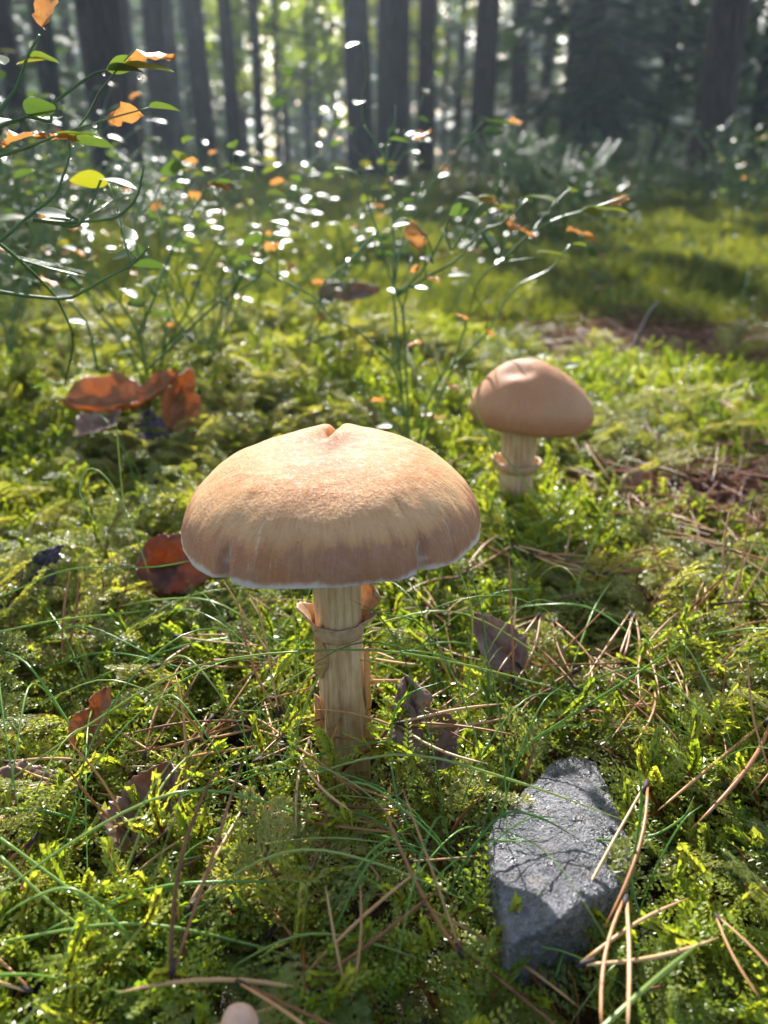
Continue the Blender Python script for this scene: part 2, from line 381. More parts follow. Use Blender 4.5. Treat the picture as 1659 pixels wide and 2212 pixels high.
# ------------------------------------------------------------------ moss shoots
def leafy(mb, path, n, ll, lw, nrm, m=0, spread=.8, ring=2, seed=None, taper=True):
    """tiny pointed leaves along a path"""
    path = np.asarray(path); L = len(path)
    for i in range(n):
        t = (i + .3) / n; q = t * (L - 1); a = int(q); f = q - a; b = min(a + 1, L - 1)
        p = path[a] * (1 - f) + path[b] * f
        d = path[b] - path[a] if b > a else path[a] - path[a - 1]
        d = d / (np.linalg.norm(d) + 1e-9)
        s = np.cross(d, nrm); s /= (np.linalg.norm(s) + 1e-9); u = np.cross(s, d)
        k = (1 - .55 * t) if taper else 1.0
        for j in range(ring):
            an = (math.pi * j if ring == 2 else 2 * math.pi * j / ring + i * 1.1) + rnd.uniform(-.35, .35)
            o = s * math.cos(an) + u * math.sin(an)
            tip = p + (d * (1 - .35 * spread) + o * spread) * ll * k * rnd.uniform(.8, 1.2) + u * rnd.uniform(-.1, .25) * ll
            w = np.cross(d, o); wv = (s if ring == 2 and False else d) * 0
            side = (d * .75 - o * .35) * lw * k * .5
            mid = p * .5 + tip * .5
            lift = w * lw * k * .28
            mb.add([p, mid + side + lift, tip, mid - side - lift * .4], [(0, 1, 2), (0, 2, 3)], m)

def shoot_A(seed):
    """upright feather-moss shoot with a red stem: returns (leaf builder, stem builder)"""
    rnd.seed(seed); lf, st = MB(), MB()
    L = rnd.uniform(.030, .040); bend = rnd.uniform(.004, .014)
    t = np.linspace(0, 1, 9)
    path = np.stack([bend * t ** 2 * rnd.choice((-1, 1)), .004 * np.sin(t * 5 + seed), L * t - .004 * t ** 3], 1)
    st.tube(path, np.linspace(.0007, .0004, 9), 4)
    nb = 13
    for i in range(nb):
        tt = .22 + .62 * i / nb
        p = path[int(tt * 8)] * (1 - (tt * 8) % 1) + path[min(8, int(tt * 8) + 1)] * ((tt * 8) % 1)
        an = (i % 2) * math.pi + rnd.uniform(-.55, .55)
        ln = (.0125 * math.sin(math.pi * min(1, (1.08 - tt) * 1.05)) + .002) * rnd.uniform(.75, 1.2)
        s = np.linspace(0, 1, 5)[:, None]
        dv = np.array([math.cos(an), math.sin(an), .35])
        bp = p + dv * ln * s + np.array([0, 0, rnd.uniform(-.2, .35)]) * ln * s ** 2
        leafy(lf, bp, 8, .0024, .0016, np.array([0, 0, 1.0]), 0, .75)
    tip = path[5:]
    leafy(lf, tip, 9, .0031, .0023, np.array([.3, 1, 0.0]), 0, .42, 4, taper=False)
    return lf, st
def shoot_B(seed):
    """flat arching stair-step feather moss"""
    rnd.seed(seed + 100); lf, st = MB(), MB()
    L = rnd.uniform(.034, .046); t = np.linspace(0, 1, 10)
    path = np.stack([L * t * .85, .003 * np.sin(t * 3 + seed), .026 * np.sin(t * 2.0) * 1.0], 1)
    st.tube(path, np.linspace(.0007, .0003, 10), 4)
    nb = 18
    for i in range(nb):
        tt = .18 + .8 * i / nb; q = tt * 9; a = int(q); f = q - a
        p = path[a] * (1 - f) + path[min(9, a + 1)] * f
        sgn = -1 if i % 2 else 1
        ln = (.015 * math.sin(math.pi * (1.04 - tt) ** .8) + .0015) * rnd.uniform(.8, 1.15)
        s = np.linspace(0, 1, 5)[:, None]
        dv = np.array([.75, sgn * 1.0, .1]) / 1.25
        bp = p + dv * ln * s + np.array([.2, 0, -.35 * rnd.uniform(.2, 1.3)]) * ln * s ** 2
        leafy(lf, bp, 6, .0021, .0014, np.array([0, 0, 1.0]), 0, .7)
        for k2 in (1, 2, 3):
            if ln < .006: break
            for s2 in (-1, 1):
                q0 = bp[k2]; d2 = np.array([.75 + .2 * s2, sgn * (1.0 - .5 * s2) * .7, .05]); d2 /= np.linalg.norm(d2)
                l2 = ln * .36 * (1 - k2 * .17)
                leafy(lf, [q0, q0 + d2 * l2 * .5, q0 + d2 * l2 + np.array([0, 0, -.2 * l2])], 3, .0020, .0013, np.array([0, 0, 1.0]), 0, .6)
    return lf, st
A_parts = []; 
moss_coll = bpy.data.collections.new('moss_library')
names = []
for k in range(6):
    lf, st = shoot_A(k)
    A_parts.append((lf.mesh('foliage', [MOSS], False), st.mesh('stem', [MSTEM])))
    nl = len(lf.m); j = MB(); j.add(np.concatenate(lf.v), lf.f, 0); j.add(np.concatenate(st.v), st.f, 1)
    moss_coll.objects.link(bpy.data.objects.new('moss_a%d' % k, j.mesh('moss_a', [MOSS, MSTEM], False)))
for k in range(5):
    lf, st = shoot_B(k)
    j = MB(); j.add(np.concatenate(lf.v), lf.f, 0); j.add(np.concatenate(st.v), st.f, 1)
    moss_coll.objects.link(bpy.data.objects.new('moss_b%d' % k, j.mesh('moss_b', [MOSS2, MSTEM], False)))
def tuft_C(seed):
    """cushion of simple shoots for the middle distance"""
    rnd.seed(seed + 300); lf = MB()
    for i in range(26):
        a = rnd.uniform(0, 6.28); r = .035 * math.sqrt(rnd.random()); ln = rnd.uniform(.03, .05)
        p = np.array([r * math.cos(a), r * math.sin(a), 0]); d = np.array([math.cos(a) * r * 9 + rnd.uniform(-.3, .3), math.sin(a) * r * 9 + rnd.uniform(-.3, .3), 1.0])
        leafy(lf, [p, p + d * ln * .5, p + d * ln], 8, .011, .0045, np.array([.2, 1, .1]), 0, .8, 3)
    return lf
for k in range(4):
    moss_coll.objects.link(bpy.data.objects.new('moss_c%d' % k, tuft_C(k).mesh('moss_c', [MOSS3], False)))

STEM1 = Vector((-0.0158, 0.2416, 0)); STEM2 = Vector((0.0835, 0.455, 0)); ROCK = Vector((0.057, 0.185, 0))
STONE_FOOT = [P(*q) for q in ((1240, 1630, -.004), (1292, 1642, -.002), (1318, 1700, 0), (1326, 1755, 0), (1372, 1812, 0), (1376, 1905, 0), (1335, 1990, 0), (1262, 2055, -.004), (1210, 2100, -.006), (1140, 2085, -.002), (1098, 2052, .012), (1080, 1985, .010), (1062, 1900, .008), (1046, 1820, .006), (1060, 1770, .004), (1145, 1685, .002), (1190, 1634, 0))]
def in_stone(x, y):
    c = np.zeros(np.shape(x), bool); n = len(STONE_FOOT)
    for i in range(n):
        a, b_ = STONE_FOOT[i], STONE_FOOT[(i + 1) % n]
        t = ((a.y > y) != (b_.y > y)) & (x < (b_.x - a.x) * (y - a.y) / (b_.y - a.y + 1e-12) + a.x); c ^= t
    return c
def scatter(name, pts, rot, scl, idx, label):
    me = bpy.data.meshes.new(name); me.from_pydata([tuple(p) for p in pts], [], [])
    a = me.attributes.new('rot', 'FLOAT_VECTOR', 'POINT'); a.data.foreach_set('vector', np.asarray(rot, np.float32).ravel())
    a = me.attributes.new('scl', 'FLOAT', 'POINT'); a.data.foreach_set('value', np.asarray(scl, np.float32))
    a = me.attributes.new('idx', 'INT', 'POINT'); a.data.foreach_set('value', np.asarray(idx, np.int32))
    o = ob(name, me)
    ng = bpy.data.node_groups.new(name, 'GeometryNodeTree')
    ng.interface.new_socket('Geometry', in_out='INPUT', socket_type='NodeSocketGeometry')
    ng.interface.new_socket('Geometry', in_out='OUTPUT', socket_type='NodeSocketGeometry')
    N = ng.nodes.new; L = ng.links.new
    gi, go = N('NodeGroupInput'), N('NodeGroupOutput')
    ci = N('GeometryNodeCollectionInfo'); ci.inputs[0].default_value = moss_coll; ci.inputs[1].default_value = True; ci.inputs[2].default_value = True
    io = N('GeometryNodeInstanceOnPoints'); io.inputs['Pick Instance'].default_value = True
    def na(nm, t):
        n = N('GeometryNodeInputNamedAttribute'); n.data_type = t; n.inputs[0].default_value = nm; return n.outputs[0]
    er = N('FunctionNodeEulerToRotation')
    L(na('rot', 'FLOAT_VECTOR'), er.inputs[0]); L(gi.outputs[0], io.inputs['Points']); L(ci.outputs[0], io.inputs['Instance'])
    L(na('idx', 'INT'), io.inputs['Instance Index']); L(er.outputs[0], io.inputs['Rotation']); L(na('scl', 'FLOAT'), io.inputs['Scale'])
    L(io.outputs[0], go.inputs[0])
    md = o.modifiers.new('scatter', 'NODES'); md.node_group = ng
    return tag(o, label, 'moss', None, 'stuff')

def moss_carpet():
    # near and middle carpet
    n = 27000
    y = .03 + (1.0 - .03) * rng.random(n) ** .62
    x = (rng.random(n) * 2 - 1) * (.60 * y + .22)
    keep = rng.random(n) > np.clip(sstep(.45, .95, litter_mask(x, y)), 0, .93)
    keep &= rng.random(n) < np.clip(1.9 * vn(x * 24, y * 24, 61) - .22, .06, 1) * (.62 + .38 * sstep(.15, .5, y))
    for c, r in ((STEM1, .0125), (STEM2, .013)): keep &= np.hypot(x - c.x, y - c.y) > r
    for ox, oy in ((0, 0), (.009, 0), (-.009, 0), (0, .009), (0, -.005)): keep &= ~in_stone(x + ox, y + oy)
    for (lx, ly, lz, lr) in ((905, 1560, .024, .017), (1066, 1385, .02, .013), (352, 1755, .012, .012), (75, 1722, .008, .012), (200, 1548, .018, .010), (400, 1222, .024, .014)):
        q = P(lx, ly + 12, lz); keep &= (np.hypot(x - q.x, y - q.y + .006) > lr) | (rng.random(n) < .12)
    x, y = x[keep], y[keep]; n = len(x)
    z = HT(x, y) - .026 + rng.random(n) * .008
    pref = vn(x * 11, y * 11, 31) + .5 * (rng.random(n) - .5)
    isB = pref > .46
    idx = np.where(isB, 6 + rng.integers(0, 5, n), rng.integers(0, 6, n))
    tilt = np.where(isB, rng.normal(0, .35, n), rng.normal(0, .38, n))
    rot = np.stack([tilt, np.where(isB, rng.normal(-.1, .3, n), rng.normal(0, .38, n)), rng.random(n) * 6.283], 1)
    scl = rng.uniform(.75, 1.3, n) * (1 + .25 * sstep(.5, 1, y)); scl = np.where(isB, scl * 1.0, scl * 1.08)
    # keep what stands right against the stem low
    low = ((np.abs(x - ROCK.x) < .042) & (y < .125) & (y > .09))
    scl = np.where(low, scl * .72, scl)
    scatter('moss_carpet', np.stack([x, y, z], 1), rot, scl, idx, 'feathery yellow-green moss carpet covering the ground round the mushrooms')
    # middle and far cushions
    n = 42000
    y = .85 * (14 / .85) ** rng.random(n)
    x = (rng.random(n) * 2 - 1) * (.62 * y + .3)
    keep = rng.random(n) > np.clip(sstep(.4, .9, litter_mask(x, y)), 0, .97)
    keep &= (vn(x * 1.3, y * 1.3, 91) + .35 * rng.random(n)) < .95 - .15 * sstep(2, 6, y)
    keep &= rng.random(n) < 1.5 * vn(x * 5, y * 5, 92) - .22
    x, y = x[keep], y[keep]; n = len(x)
    rot = np.stack([rng.normal(0, .3, n), rng.normal(0, .3, n), rng.random(n) * 6.283], 1)
    scatter('moss_cushions', np.stack([x, y, HT(x, y) - .03], 1), rot, rng.uniform(.5, 1.1, n) * (.65 + .30 * y ** .75), 11 + rng.integers(0, 4, n),
            'soft green moss cushions covering the forest floor beyond the shrubs')
moss_carpet()

def moss_shoots():
    made = 0; rr_ = random.Random(21)
    spots = [(300, 1590), (250, 1640), (210, 1700), (215, 1470), (360, 1830), (400, 1900), (60, 1880), (130, 1800), (620, 1560), (740, 1690), (770, 1740), (600, 1720), (930, 1760),
             (1010, 2010), (880, 2030), (1090, 1490), (1105, 1570), (1070, 1600), (1500, 1440), (1520, 1560), (1290, 1800), (1330, 1080), (1450, 1750), (190, 1640), (430, 1660), (330, 1690),
             (30, 2090), (120, 2140), (300, 2050), (420, 2120), (560, 1960), (240, 1210), (215, 1250), (300, 1420), (160, 1320), (1560, 2020), (1400, 2130), (950, 2090), (700, 1420), (560, 1500)]
    G = 'upright moss shoots standing above the carpet'
    while made < 260:
        if made < len(spots): px, py = spots[made]
        else: px, py = rr_.uniform(-40, 1700), 1000 + 1230 * rr_.random() ** .8
        p = P(px, py, .004); x, y = p.x, p.y
        if math.hypot(x - STEM1.x, y - STEM1.y) < .016 or math.hypot(x - STEM2.x, y - STEM2.y) < .018 or in_stone(np.array([x]), np.array([y + .012]))[0] or in_stone(np.array([x]), np.array([y]))[0] or (.03 < x < .085 and .1 < y < .15):
            made += (made < len(spots)); 
            if made < len(spots): spots[made - 1] = spots[made - 1]
            continue
        k = rr_.randrange(6); hero = made < len(spots)
        e = empty('moss_shoot', (x, y, H1(x, y) - (.010 if hero else .014)), (rr_.gauss(0, .25), rr_.gauss(0, .25), rr_.uniform(0, 6.28)), rr_.uniform(.9, 1.25) * (1.12 if hero else 1.0))
        ob('foliage', A_parts[k][0], e); ob('stem', A_parts[k][1], e)
        tag(e, 'upright bright green moss shoot with a reddish stem rising from the carpet', 'moss shoot', G)
        made += 1
moss_shoots()

# ------------------------------------------------------------------ mushrooms
def gauss(a, c, w):
    d = (a - c + math.pi) % (2 * math.pi) - math.pi
    return np.exp(-(d / w) ** 2)
def interp_profile(pr, n):
    pr = np.array(pr); s = np.concatenate([[0], np.cumsum(np.hypot(np.diff(pr[:, 0]), np.diff(pr[:, 1])))])
    q = spline(np.c_[pr, np.zeros(len(pr))], 400); ss = np.concatenate([[0], np.cumsum(np.hypot(np.diff(q[:, 0]), np.diff(q[:, 1])))])
    t = np.linspace(0, ss[-1], n)
    return np.interp(t, ss, q[:, 0]), np.interp(t, ss, q[:, 1])
def build_cap(profile, under, na, nr, deform, slits, mat, rimnoise, gills=110):
    """top surface with splits in the margin; underside with radiating gills"""
    r, z = interp_profile(profile, nr); Rm = r.max()
    A = np.linspace(0, 2 * math.pi, na, endpoint=False)
    Rr, AA = np.meshgrid(r, A, indexing='ij'); Z = np.repeat(z[:, None], na, 1); tt = np.repeat(np.linspace(0, 1, nr)[:, None], na, 1)
    flesh = np.zeros_like(Z)
    rim = sstep(.55, 1, tt)
    edge = (fbm(np.cos(A) * 6 + 9, np.sin(A) * 6, 12, 3) * 2.2 + fbm(np.cos(A) * 26 + 9, np.sin(A) * 26, 14, 2)) * rimnoise
    Rr = Rr * (1 + edge[None] * rim * .8); Z = Z + edge[None] * rim * .012
    rag = (vn(A * 40, A * 0 + 3, 5) - .5)[None]
    flesh = np.maximum(flesh, sstep(.968, .993, tt + rag * .012 + .034 * (vn(A * 5, A * 0, 25) - .55)[None]) * .62)
    for (a0, w, t0, dep) in slits:
        g = gauss(AA + .10 * (tt - 1) * (1 if a0 > 0 else -1), a0, w * (.35 + .65 * tt)); k = sstep(t0, 1.0, tt)
        Rr = Rr - g * k * dep; Z = Z - g * sstep(t0, t0 + .1, tt) * dep * .22 + gauss(AA, a0, w * 3.5) * k * dep * .10
        flesh = np.maximum(flesh, np.clip(gauss(AA + .10 * (tt - 1) * (1 if a0 > 0 else -1) + .02 * (vn(tt * 30, tt * 0 + a0, 4) - .5), a0, w * (.15 + .85 * sstep(t0, 1, tt))) * sstep(t0, t0 + .12, tt) * (.45 + .65 * vn(tt * 34, AA * 30, 6)) * (1.0 if dep > .001 else .7 * sstep(.93, .8, tt)) - .05, 0, 1))
    X = Rr * np.sin(AA); Y = -Rr * np.cos(AA)              # angle 0 faces -Y
    X, Y, Z = deform(X, Y, Z, Rr / Rm, AA)
    V = np.stack([X.ravel(), Y.ravel(), Z.ravel()], 1)
    me = mk('cap_skin', V, [f[::-1] for f in grid_faces(nr, na, True)], mat)
    attr(me, 'flesh', flesh.ravel()); attr(me, 'arc', tt.ravel())
    # gills
    gu = 14; rows = []
    rimX, rimY, rimZ = X[-1], Y[-1], Z[-1]
    for i in range(gu):
        t = i / (gu - 1); rad = 1 - t * (1 - under / Rm)
        ridge = (np.sin(A * gills) > 0) * .0016 * min(1, t * 6)
        lift = .35 * (z.max() - z[-1]) * math.sin(t * math.pi * .55)
        rows.append(np.stack([rimX * rad, rimY * rad, rimZ * (1 - t) + np.mean(rimZ) * t + lift - ridge - .0003 + (.0 if t else .0003)], 1))
    mg = mk('gills', np.concatenate(rows), grid_faces(gu, na, True), GILL, smooth=False)
    return me, mg
def build_stipe(pts, rads, na=72, nz=60, lump=.02, sd=0):
    path = spline(pts, nz); rr2 = np.interp(np.linspace(0, 1, nz), np.linspace(0, 1, len(rads)), rads)
    V = []
    for i in range(nz):
        for j in range(na):
            a = 2 * math.pi * j / na
            k = 1 + lump * (2 * fbm(math.cos(a) * 3 + 7, math.sin(a) * 3 + i * .04, sd, 2)) + .018 * (float(vn(j * .8, i * .05, sd + 4)) - .5)
            V.append((path[i][0] + rr2[i] * k * math.cos(a), path[i][1] + rr2[i] * k * math.sin(a), path[i][2]))
    return mk('stipe', V, grid_faces(nz, na, True), STIPE)
def sheet(name, V, nu, nv, mat, thick, parent, wrap=False, loc=None):
    me = mk(name, V, grid_faces(nu, nv, wrap), mat)
    o = ob(name, me, parent, loc)
    md = o.modifiers.new('thickness', 'SOLIDIFY'); md.thickness = thick; md.offset = 0
    return o

def big_mushroom():
    base = STEM1
    e = empty('mushroom', (base.x, base.y, 0))
    prof = [(0.0002, .0224), (.007, .0228), (.016, .0227), (.025, .0216), (.033, .0190), (.040, .0148), (.0455, .0096), (.0485, .0050), (.0500, .0010), (.0506, -.0022)]
    def deform(X, Y, Z, q, A):
        Z = Z + .0028 * gauss(A, math.pi, 1.0) * sstep(.15, .6, q) * (1 - .6 * sstep(.75, 1, q))      # the far half stands a little higher
        Z = Z - .0011 * np.exp(-((X - .002) / .009) ** 2 - ((Y - .004) / .008) ** 2)
        Z = Z + .0016 * fbm(X * 60 + 5, Y * 60, 77, 2) + .0008 * fbm(X * 180 + 5, Y * 180, 78, 2)
        # open split in the far margin
        s = np.exp(-np.abs((X - .0005 - .22 * (Y - .03) + .0012 * fbm(Y * 400, X * 0, 3, 2)) / .0017) ** 1.3) * sstep(.010, .030, Y)
        Z = Z - .0075 * s + .0014 * np.exp(-((X - .0005) / .007) ** 2) * sstep(.008, .03, Y)
        Z = Z + X * .030 + .0012 * np.sin(A * 3 + 1.0) * sstep(.6, 1, q)
        X = X * (1 + .01 * np.sin(2 * A)); return X, Y, Z
    slits = [(-.64, .036, .76, .0060), (.62, .030, .78, .0050), (-.40, .008, .60, .0002), (.88, .010, .62, .0003), (2.2, .04, .8, .003), (-2.0, .03, .85, .002)]
    me, mg = build_cap(prof, .007, 480, 90, deform, slits, CAP, .018)
    c = ob('cap', me, e, (-.0022, 0, .0962)); ob('gills', mg, c)
    st = build_stipe([(.0012, 0, -.03), (.0006, 0, 0), (.0, 0, .03), (-.0008, 0, .06), (-.0018, 0, .1150)], [.0098, .0096, .0092, .0086, .0084, .0086, .0092], 96, 80, .03, 2)
    s = ob('stem', st, e)
    # ring: a low collar that opens into a flared skirt, raised to a point on one side, torn upright flap on the other
    na, nt = 120, 14; A = np.linspace(0, 2 * math.pi, na, endpoint=False); V = []
    for i in range(nt):
        t = i / (nt - 1)
        lft = gauss(A, math.pi * 1.02, .62); rgt = gauss(A, .05, .45); bk = gauss(A, 1.25, .75)
        jag = (vn(A * 7, A * 0, 8) - .5) * .0018 + (vn(A * 22, A * 0 + 3, 8) - .5) * .0011
        ro = .0100 + .0046 * lft + .0034 * rgt + .0012 * bk + jag; zo = .0002 + .0052 * lft + .0012 * rgt + .003 * bk + jag * .6
        r0, z0 = .0089, -.0062 + .0010 * lft
        rm, zm = .0097, -.0016 + .0022 * lft
        r_ = (1 - t) ** 2 * r0 + 2 * t * (1 - t) * rm + t * t * ro; z_ = (1 - t) ** 2 * z0 + 2 * t * (1 - t) * zm + t * t * zo
        r_ = r_ + .0003 * np.sin(A * 9 + t * 3) * t
        V += [(-.0009 + r_[j] * math.cos(A[j]), r_[j] * math.sin(A[j]), .0562 + z_[j]) for j in range(na)]
    ring = sheet('ring', V, nt, na, VEIL, .0007, e, True)
    # curled upright flap behind the stem on one side
    V = []; nu, nv = 16, 12
    for i in range(nu):
        for j in range(nv):
            u = i / (nu - 1); v = j / (nv - 1)
            a = .05 + .95 * v
            rr2 = .0100 + .0048 * math.sin(u * 2.6) + .0006 * math.sin(v * 9)
            hh = (.0005 + .0120 * u) * (1 - .35 * abs(v - .45) * 2 * u) + .0006 * math.sin(v * 23) * u
            V.append((-.0009 + rr2 * math.cos(a), rr2 * math.sin(a), .0560 + hh))
    sheet('torn_flap', V, nu, nv, FLAP, .0006, ring)
    def peel(a0, wa, z0, z1, off, flare, sd):
        V = []; nu, nv = 26, 9
        for i in range(nu):
            u = i / (nu - 1); z = z0 + (z1 - z0) * u; rs = np.interp(z, [0, .03, .06], [.0096, .0090, .0086])
            for j in range(nv):
                v = j / (nv - 1) * 2 - 1
                w = wa * (math.sin(math.pi * min(1, u * .9 + .06)) ** .5) * (1 + .35 * (float(vn(u * 9, sd, 3)) - .5))
                a = a0 + v * w; r_ = rs + .0003 + off * (v * flare > 0) * abs(v) ** 1.5 + .0004 * (float(vn(u * 12, v * 2 + sd, 4)) - .3)
                V.append((-.0001 + r_ * math.cos(a), r_ * math.sin(a), z))
        sheet('peeling_skin', V, nu, nv, FLAP, .0004, s)
    peel(math.pi + .55, .50, .034, .052, .0004, -1, 1)
    peel(math.pi + .35, .35, .000, .024, .0008, -1, 2)
    peel(-.16, .22, .016, .044, .0013, 1, 3)
    peel(-.25, .30, -.006, .016, .0010, 1, 4)
    tag(e, 'large tan mushroom with a split flat cap, torn ring and streaked stem', 'mushroom')
big_mushroom()

def second_mushroom():
    e = empty('mushroom', (STEM2.x, STEM2.y, H1(STEM2.x, STEM2.y)))
    zb = -H1(STEM2.x, STEM2.y)
    prof = [(.0002, .0285), (.006, .0278), (.013, .0252), (.021, .0200), (.028, .0135), (.0335, .0062), (.0362, -.0010), (.0355, -.0070), (.0320, -.0105)]
    def deform(X, Y, Z, q, A):
        Z = Z - .0030 * np.exp(-((X + .0090) / .0075) ** 2 - ((Y + .010) / .0075) ** 2) - .0012 * np.exp(-((X + .002) / .0045) ** 2 - ((Y + .013) / .0045) ** 2)
        Z = Z + .0008 * np.exp(-((X + .012) / .0035) ** 2 - ((Y + .019) / .006) ** 2)
        Z = Z + .0018 * fbm(X * 50 + 2, Y * 50, 81, 2) - X * .06 * sstep(.5, 1, q); X = X * 1.03 + .004 * sstep(.3, 1, q); return X, Y, Z
    me, mg = build_cap(prof, .010, 300, 70, deform, [(-1.2, .02, .92, .0012)], CAP2, .006)
    c = ob('cap', me, e, (.002, 0, zb + .0770)); ob('gills', mg, c)
    st = build_stipe([(-.001, 0, -.05), (0, 0, 0), (0, 0, .04), (.001, 0, .088)], [.0112, .0108, .0106, .0108, .0112], 60, 40, .02, 6)
    s = ob('stem', st, e, (0, 0, zb))
    na, nt = 90, 9; A = np.linspace(0, 2 * math.pi, na, endpoint=False); V = []
    for i in range(nt):
        t = i / (nt - 1); jag = (vn(A * 6, A * 0, 18) - .5) * .0022
        r_ = .0110 + (.0032 + jag * .8 + .0012 * gauss(A, math.pi, .5)) * math.sin(t * 1.75); z_ = -.0045 + .0062 * t + jag * t + .002 * gauss(A, math.pi, .6) * t
        V += [(r_[j] * math.cos(A[j]), r_[j] * math.sin(A[j]), zb + .0405 + z_[j]) for j in range(na)]
    sheet('ring', V, nt, na, VEIL, .0014, e, True)
    tag(e, 'smaller domed brown mushroom with a dent in its smooth cap, standing in moss', 'mushroom')
second_mushroom()

def button():
    p = P(515, 2196, .026); e = empty('mushroom', (p.x, p.y, -.005))
    r, z = interp_profile([(.0001, .0062), (.0015, .0058), (.0032, .0038), (.0043, .0008), (.0041, -.0010), (.0030, -.0016)], 16); na = 40
    V = [(r[i] * math.cos(a), r[i] * math.sin(a), z[i] + .0003 * math.sin(3 * a) * r[i] / .004) for i in range(16) for a in np.linspace(0, 2 * math.pi, na, endpoint=False)]
    ob('cap', mk('cap', V, grid_faces(16, na, True), PINKCAP), e, (0, 0, .0275))
    V, F = tube([(.001, 0, -.02), (0, 0, 0), (0, 0, .028)], [.0016, .0015, .0014], 14); ob('stem', mk('stem', V, F, STIPE), e)
    tag(e, 'tiny pale pink button mushroom poking out of the moss', 'mushroom')
button()

# ------------------------------------------------------------------ stone
def build_stone():
    import bmesh
    # (photo x, photo y, height): outline of the sunlit upper face, the ridge, then the shaded front and the buried foot
    top = [(1240, 1634, .004), (1288, 1646, .005), (1310, 1700, .007), (1318, 1755, .009), (1362, 1812, .009), (1368, 1850, .010), (1362, 1905, .012), (1345, 1925, .013),
           (1283, 1918, .0225), (1240, 1955, .0275), (1195, 1996, .0305), (1103, 2040, .0295), (1088, 1985, .027), (1072, 1900, .022), (1055, 1820, .016), (1068, 1775, .013), (1105, 1733, .011), (1150, 1692, .008), (1196, 1642, .004)]
    mid = [(1195, 1830, .0205), (1170, 1910, .0255), (1230, 1760, .0145), (1130, 1850, .0205)]
    pts = [P(*q) for q in top + mid]
    front = [(1108, 2062, .012), (1150, 2085, -.002), (1210, 2095, -.006), (1262, 2050, -.004), (1325, 1985, .001), (1350, 1945, .006)]
    pts += [P(*q) for q in front]
    cx = sum(p.x for p in pts) / len(pts); cy_ = sum(p.y for p in pts) / len(pts)
    for q in top[:8] + top[12:]:
        p = P(*q); pts.append(Vector((cx + (p.x - cx) * .97, cy_ + (p.y - cy_) * .97, -.016)))
    for q in front: 
        p = P(*q); pts.append(Vector((cx + (p.x - cx) * .9, cy_ + (p.y - cy_) * .9, -.018)))
    bm = bmesh.new()
    for p in pts: bm.verts.new((p.x - cx, p.y - cy_, p.z))
    h = bmesh.ops.convex_hull(bm, input=bm.verts)
    bmesh.ops.delete(bm, geom=list({g for g in list(h['geom_interior']) + list(h['geom_unused']) if isinstance(g, bmesh.types.BMVert)}), context='VERTS')
    me0 = bpy.data.meshes.new('stone_hull'); bm.to_mesh(me0); bm.free()
    o = ob('stone', me0, None, (cx, cy_, 0))
    bv = o.modifiers.new('bevel', 'BEVEL'); bv.width = .0012; bv.segments = 2
    rm = o.modifiers.new('remesh', 'REMESH'); rm.mode = 'VOXEL'; rm.voxel_size = .00055
    dg = bpy.context.evaluated_depsgraph_get(); ev = o.evaluated_get(dg); me = bpy.data.meshes.new_from_object(ev)
    o.modifiers.clear(); o.data = me
    me.materials.clear(); me.materials.append(STONE)
    n = len(me.vertices); co = np.empty(n * 3, np.float32); me.vertices.foreach_get('co', co); co = co.reshape(-1, 3)
    no = np.empty(n * 3, np.float32); me.vertices.foreach_get('normal', no); no = no.reshape(-1, 3)
    u, v, w = co.T
    d = .0013 * fbm(u * 90 + w * 60, v * 90 - w * 50, 51, 3) + .0014 * fbm(u * 330 + w * 210 + 4, v * 330 - w * 190, 52, 3) + .0007 * fbm(u * 1100 + w * 700, v * 1100, 53, 2)
    pit = np.clip(vn(u * 260 + w * 170, v * 260, 55) - .74, 0, 1) * .006
    me.vertices.foreach_set('co', (co + no * (d - pit)[:, None]).ravel()); me.update()
    me.polygons.foreach_set('use_smooth', np.ones(len(me.polygons), bool))
    tag(o, 'rough angular grey stone with a bright top face and dark front', 'stone')
build_stone()

# ------------------------------------------------------------------ dry leaves
def dry_leaf_mesh(seed, L, Wd, curl, roll, mat, notch=0.0):
    r_ = random.Random(seed); nu, nv = 60, 25; V = []; vein = []
    for i in range(nu):
        u = i / (nu - 1)
        w = Wd * (math.sin(math.pi * min(1, u ** .78)) ** .85) * (1 + .10 * ((u * 13) % 1)) + .0004
        w *= 1 + .22 * float(fbm(u * 7 + seed, seed, 5, 3)) * 2
        if notch: w *= 1 - notch * math.exp(-((u - .65) / .07) ** 2)
        for j in range(nv):
            v = j / (nv - 1) * 2 - 1
            x = (u - .5) * L - .10 * L * abs(v) * (1 - u) ; y = v * w
            z = curl * (abs(v) ** 1.6) * w + roll * L * (u - .5) ** 2 + .24 * L * fbm(u * 3.5 + seed, v * 1.8, seed, 3) + .0004 * (abs(((u * 8 - abs(v) * 2) % 1) - .5) < .07) - .0006 * (abs(v) < .08)
            V.append((x, y, z)); vein.append(max(math.exp(-(v * w / .00035) ** 2), .7 * math.exp(-((((u * 7 - abs(v) * 1.6) % 1) - .5) / .07) ** 2)))
    me = mk('leaf_blade', V, grid_faces(nu, nv), mat); attr(me, 'vein', vein); return me
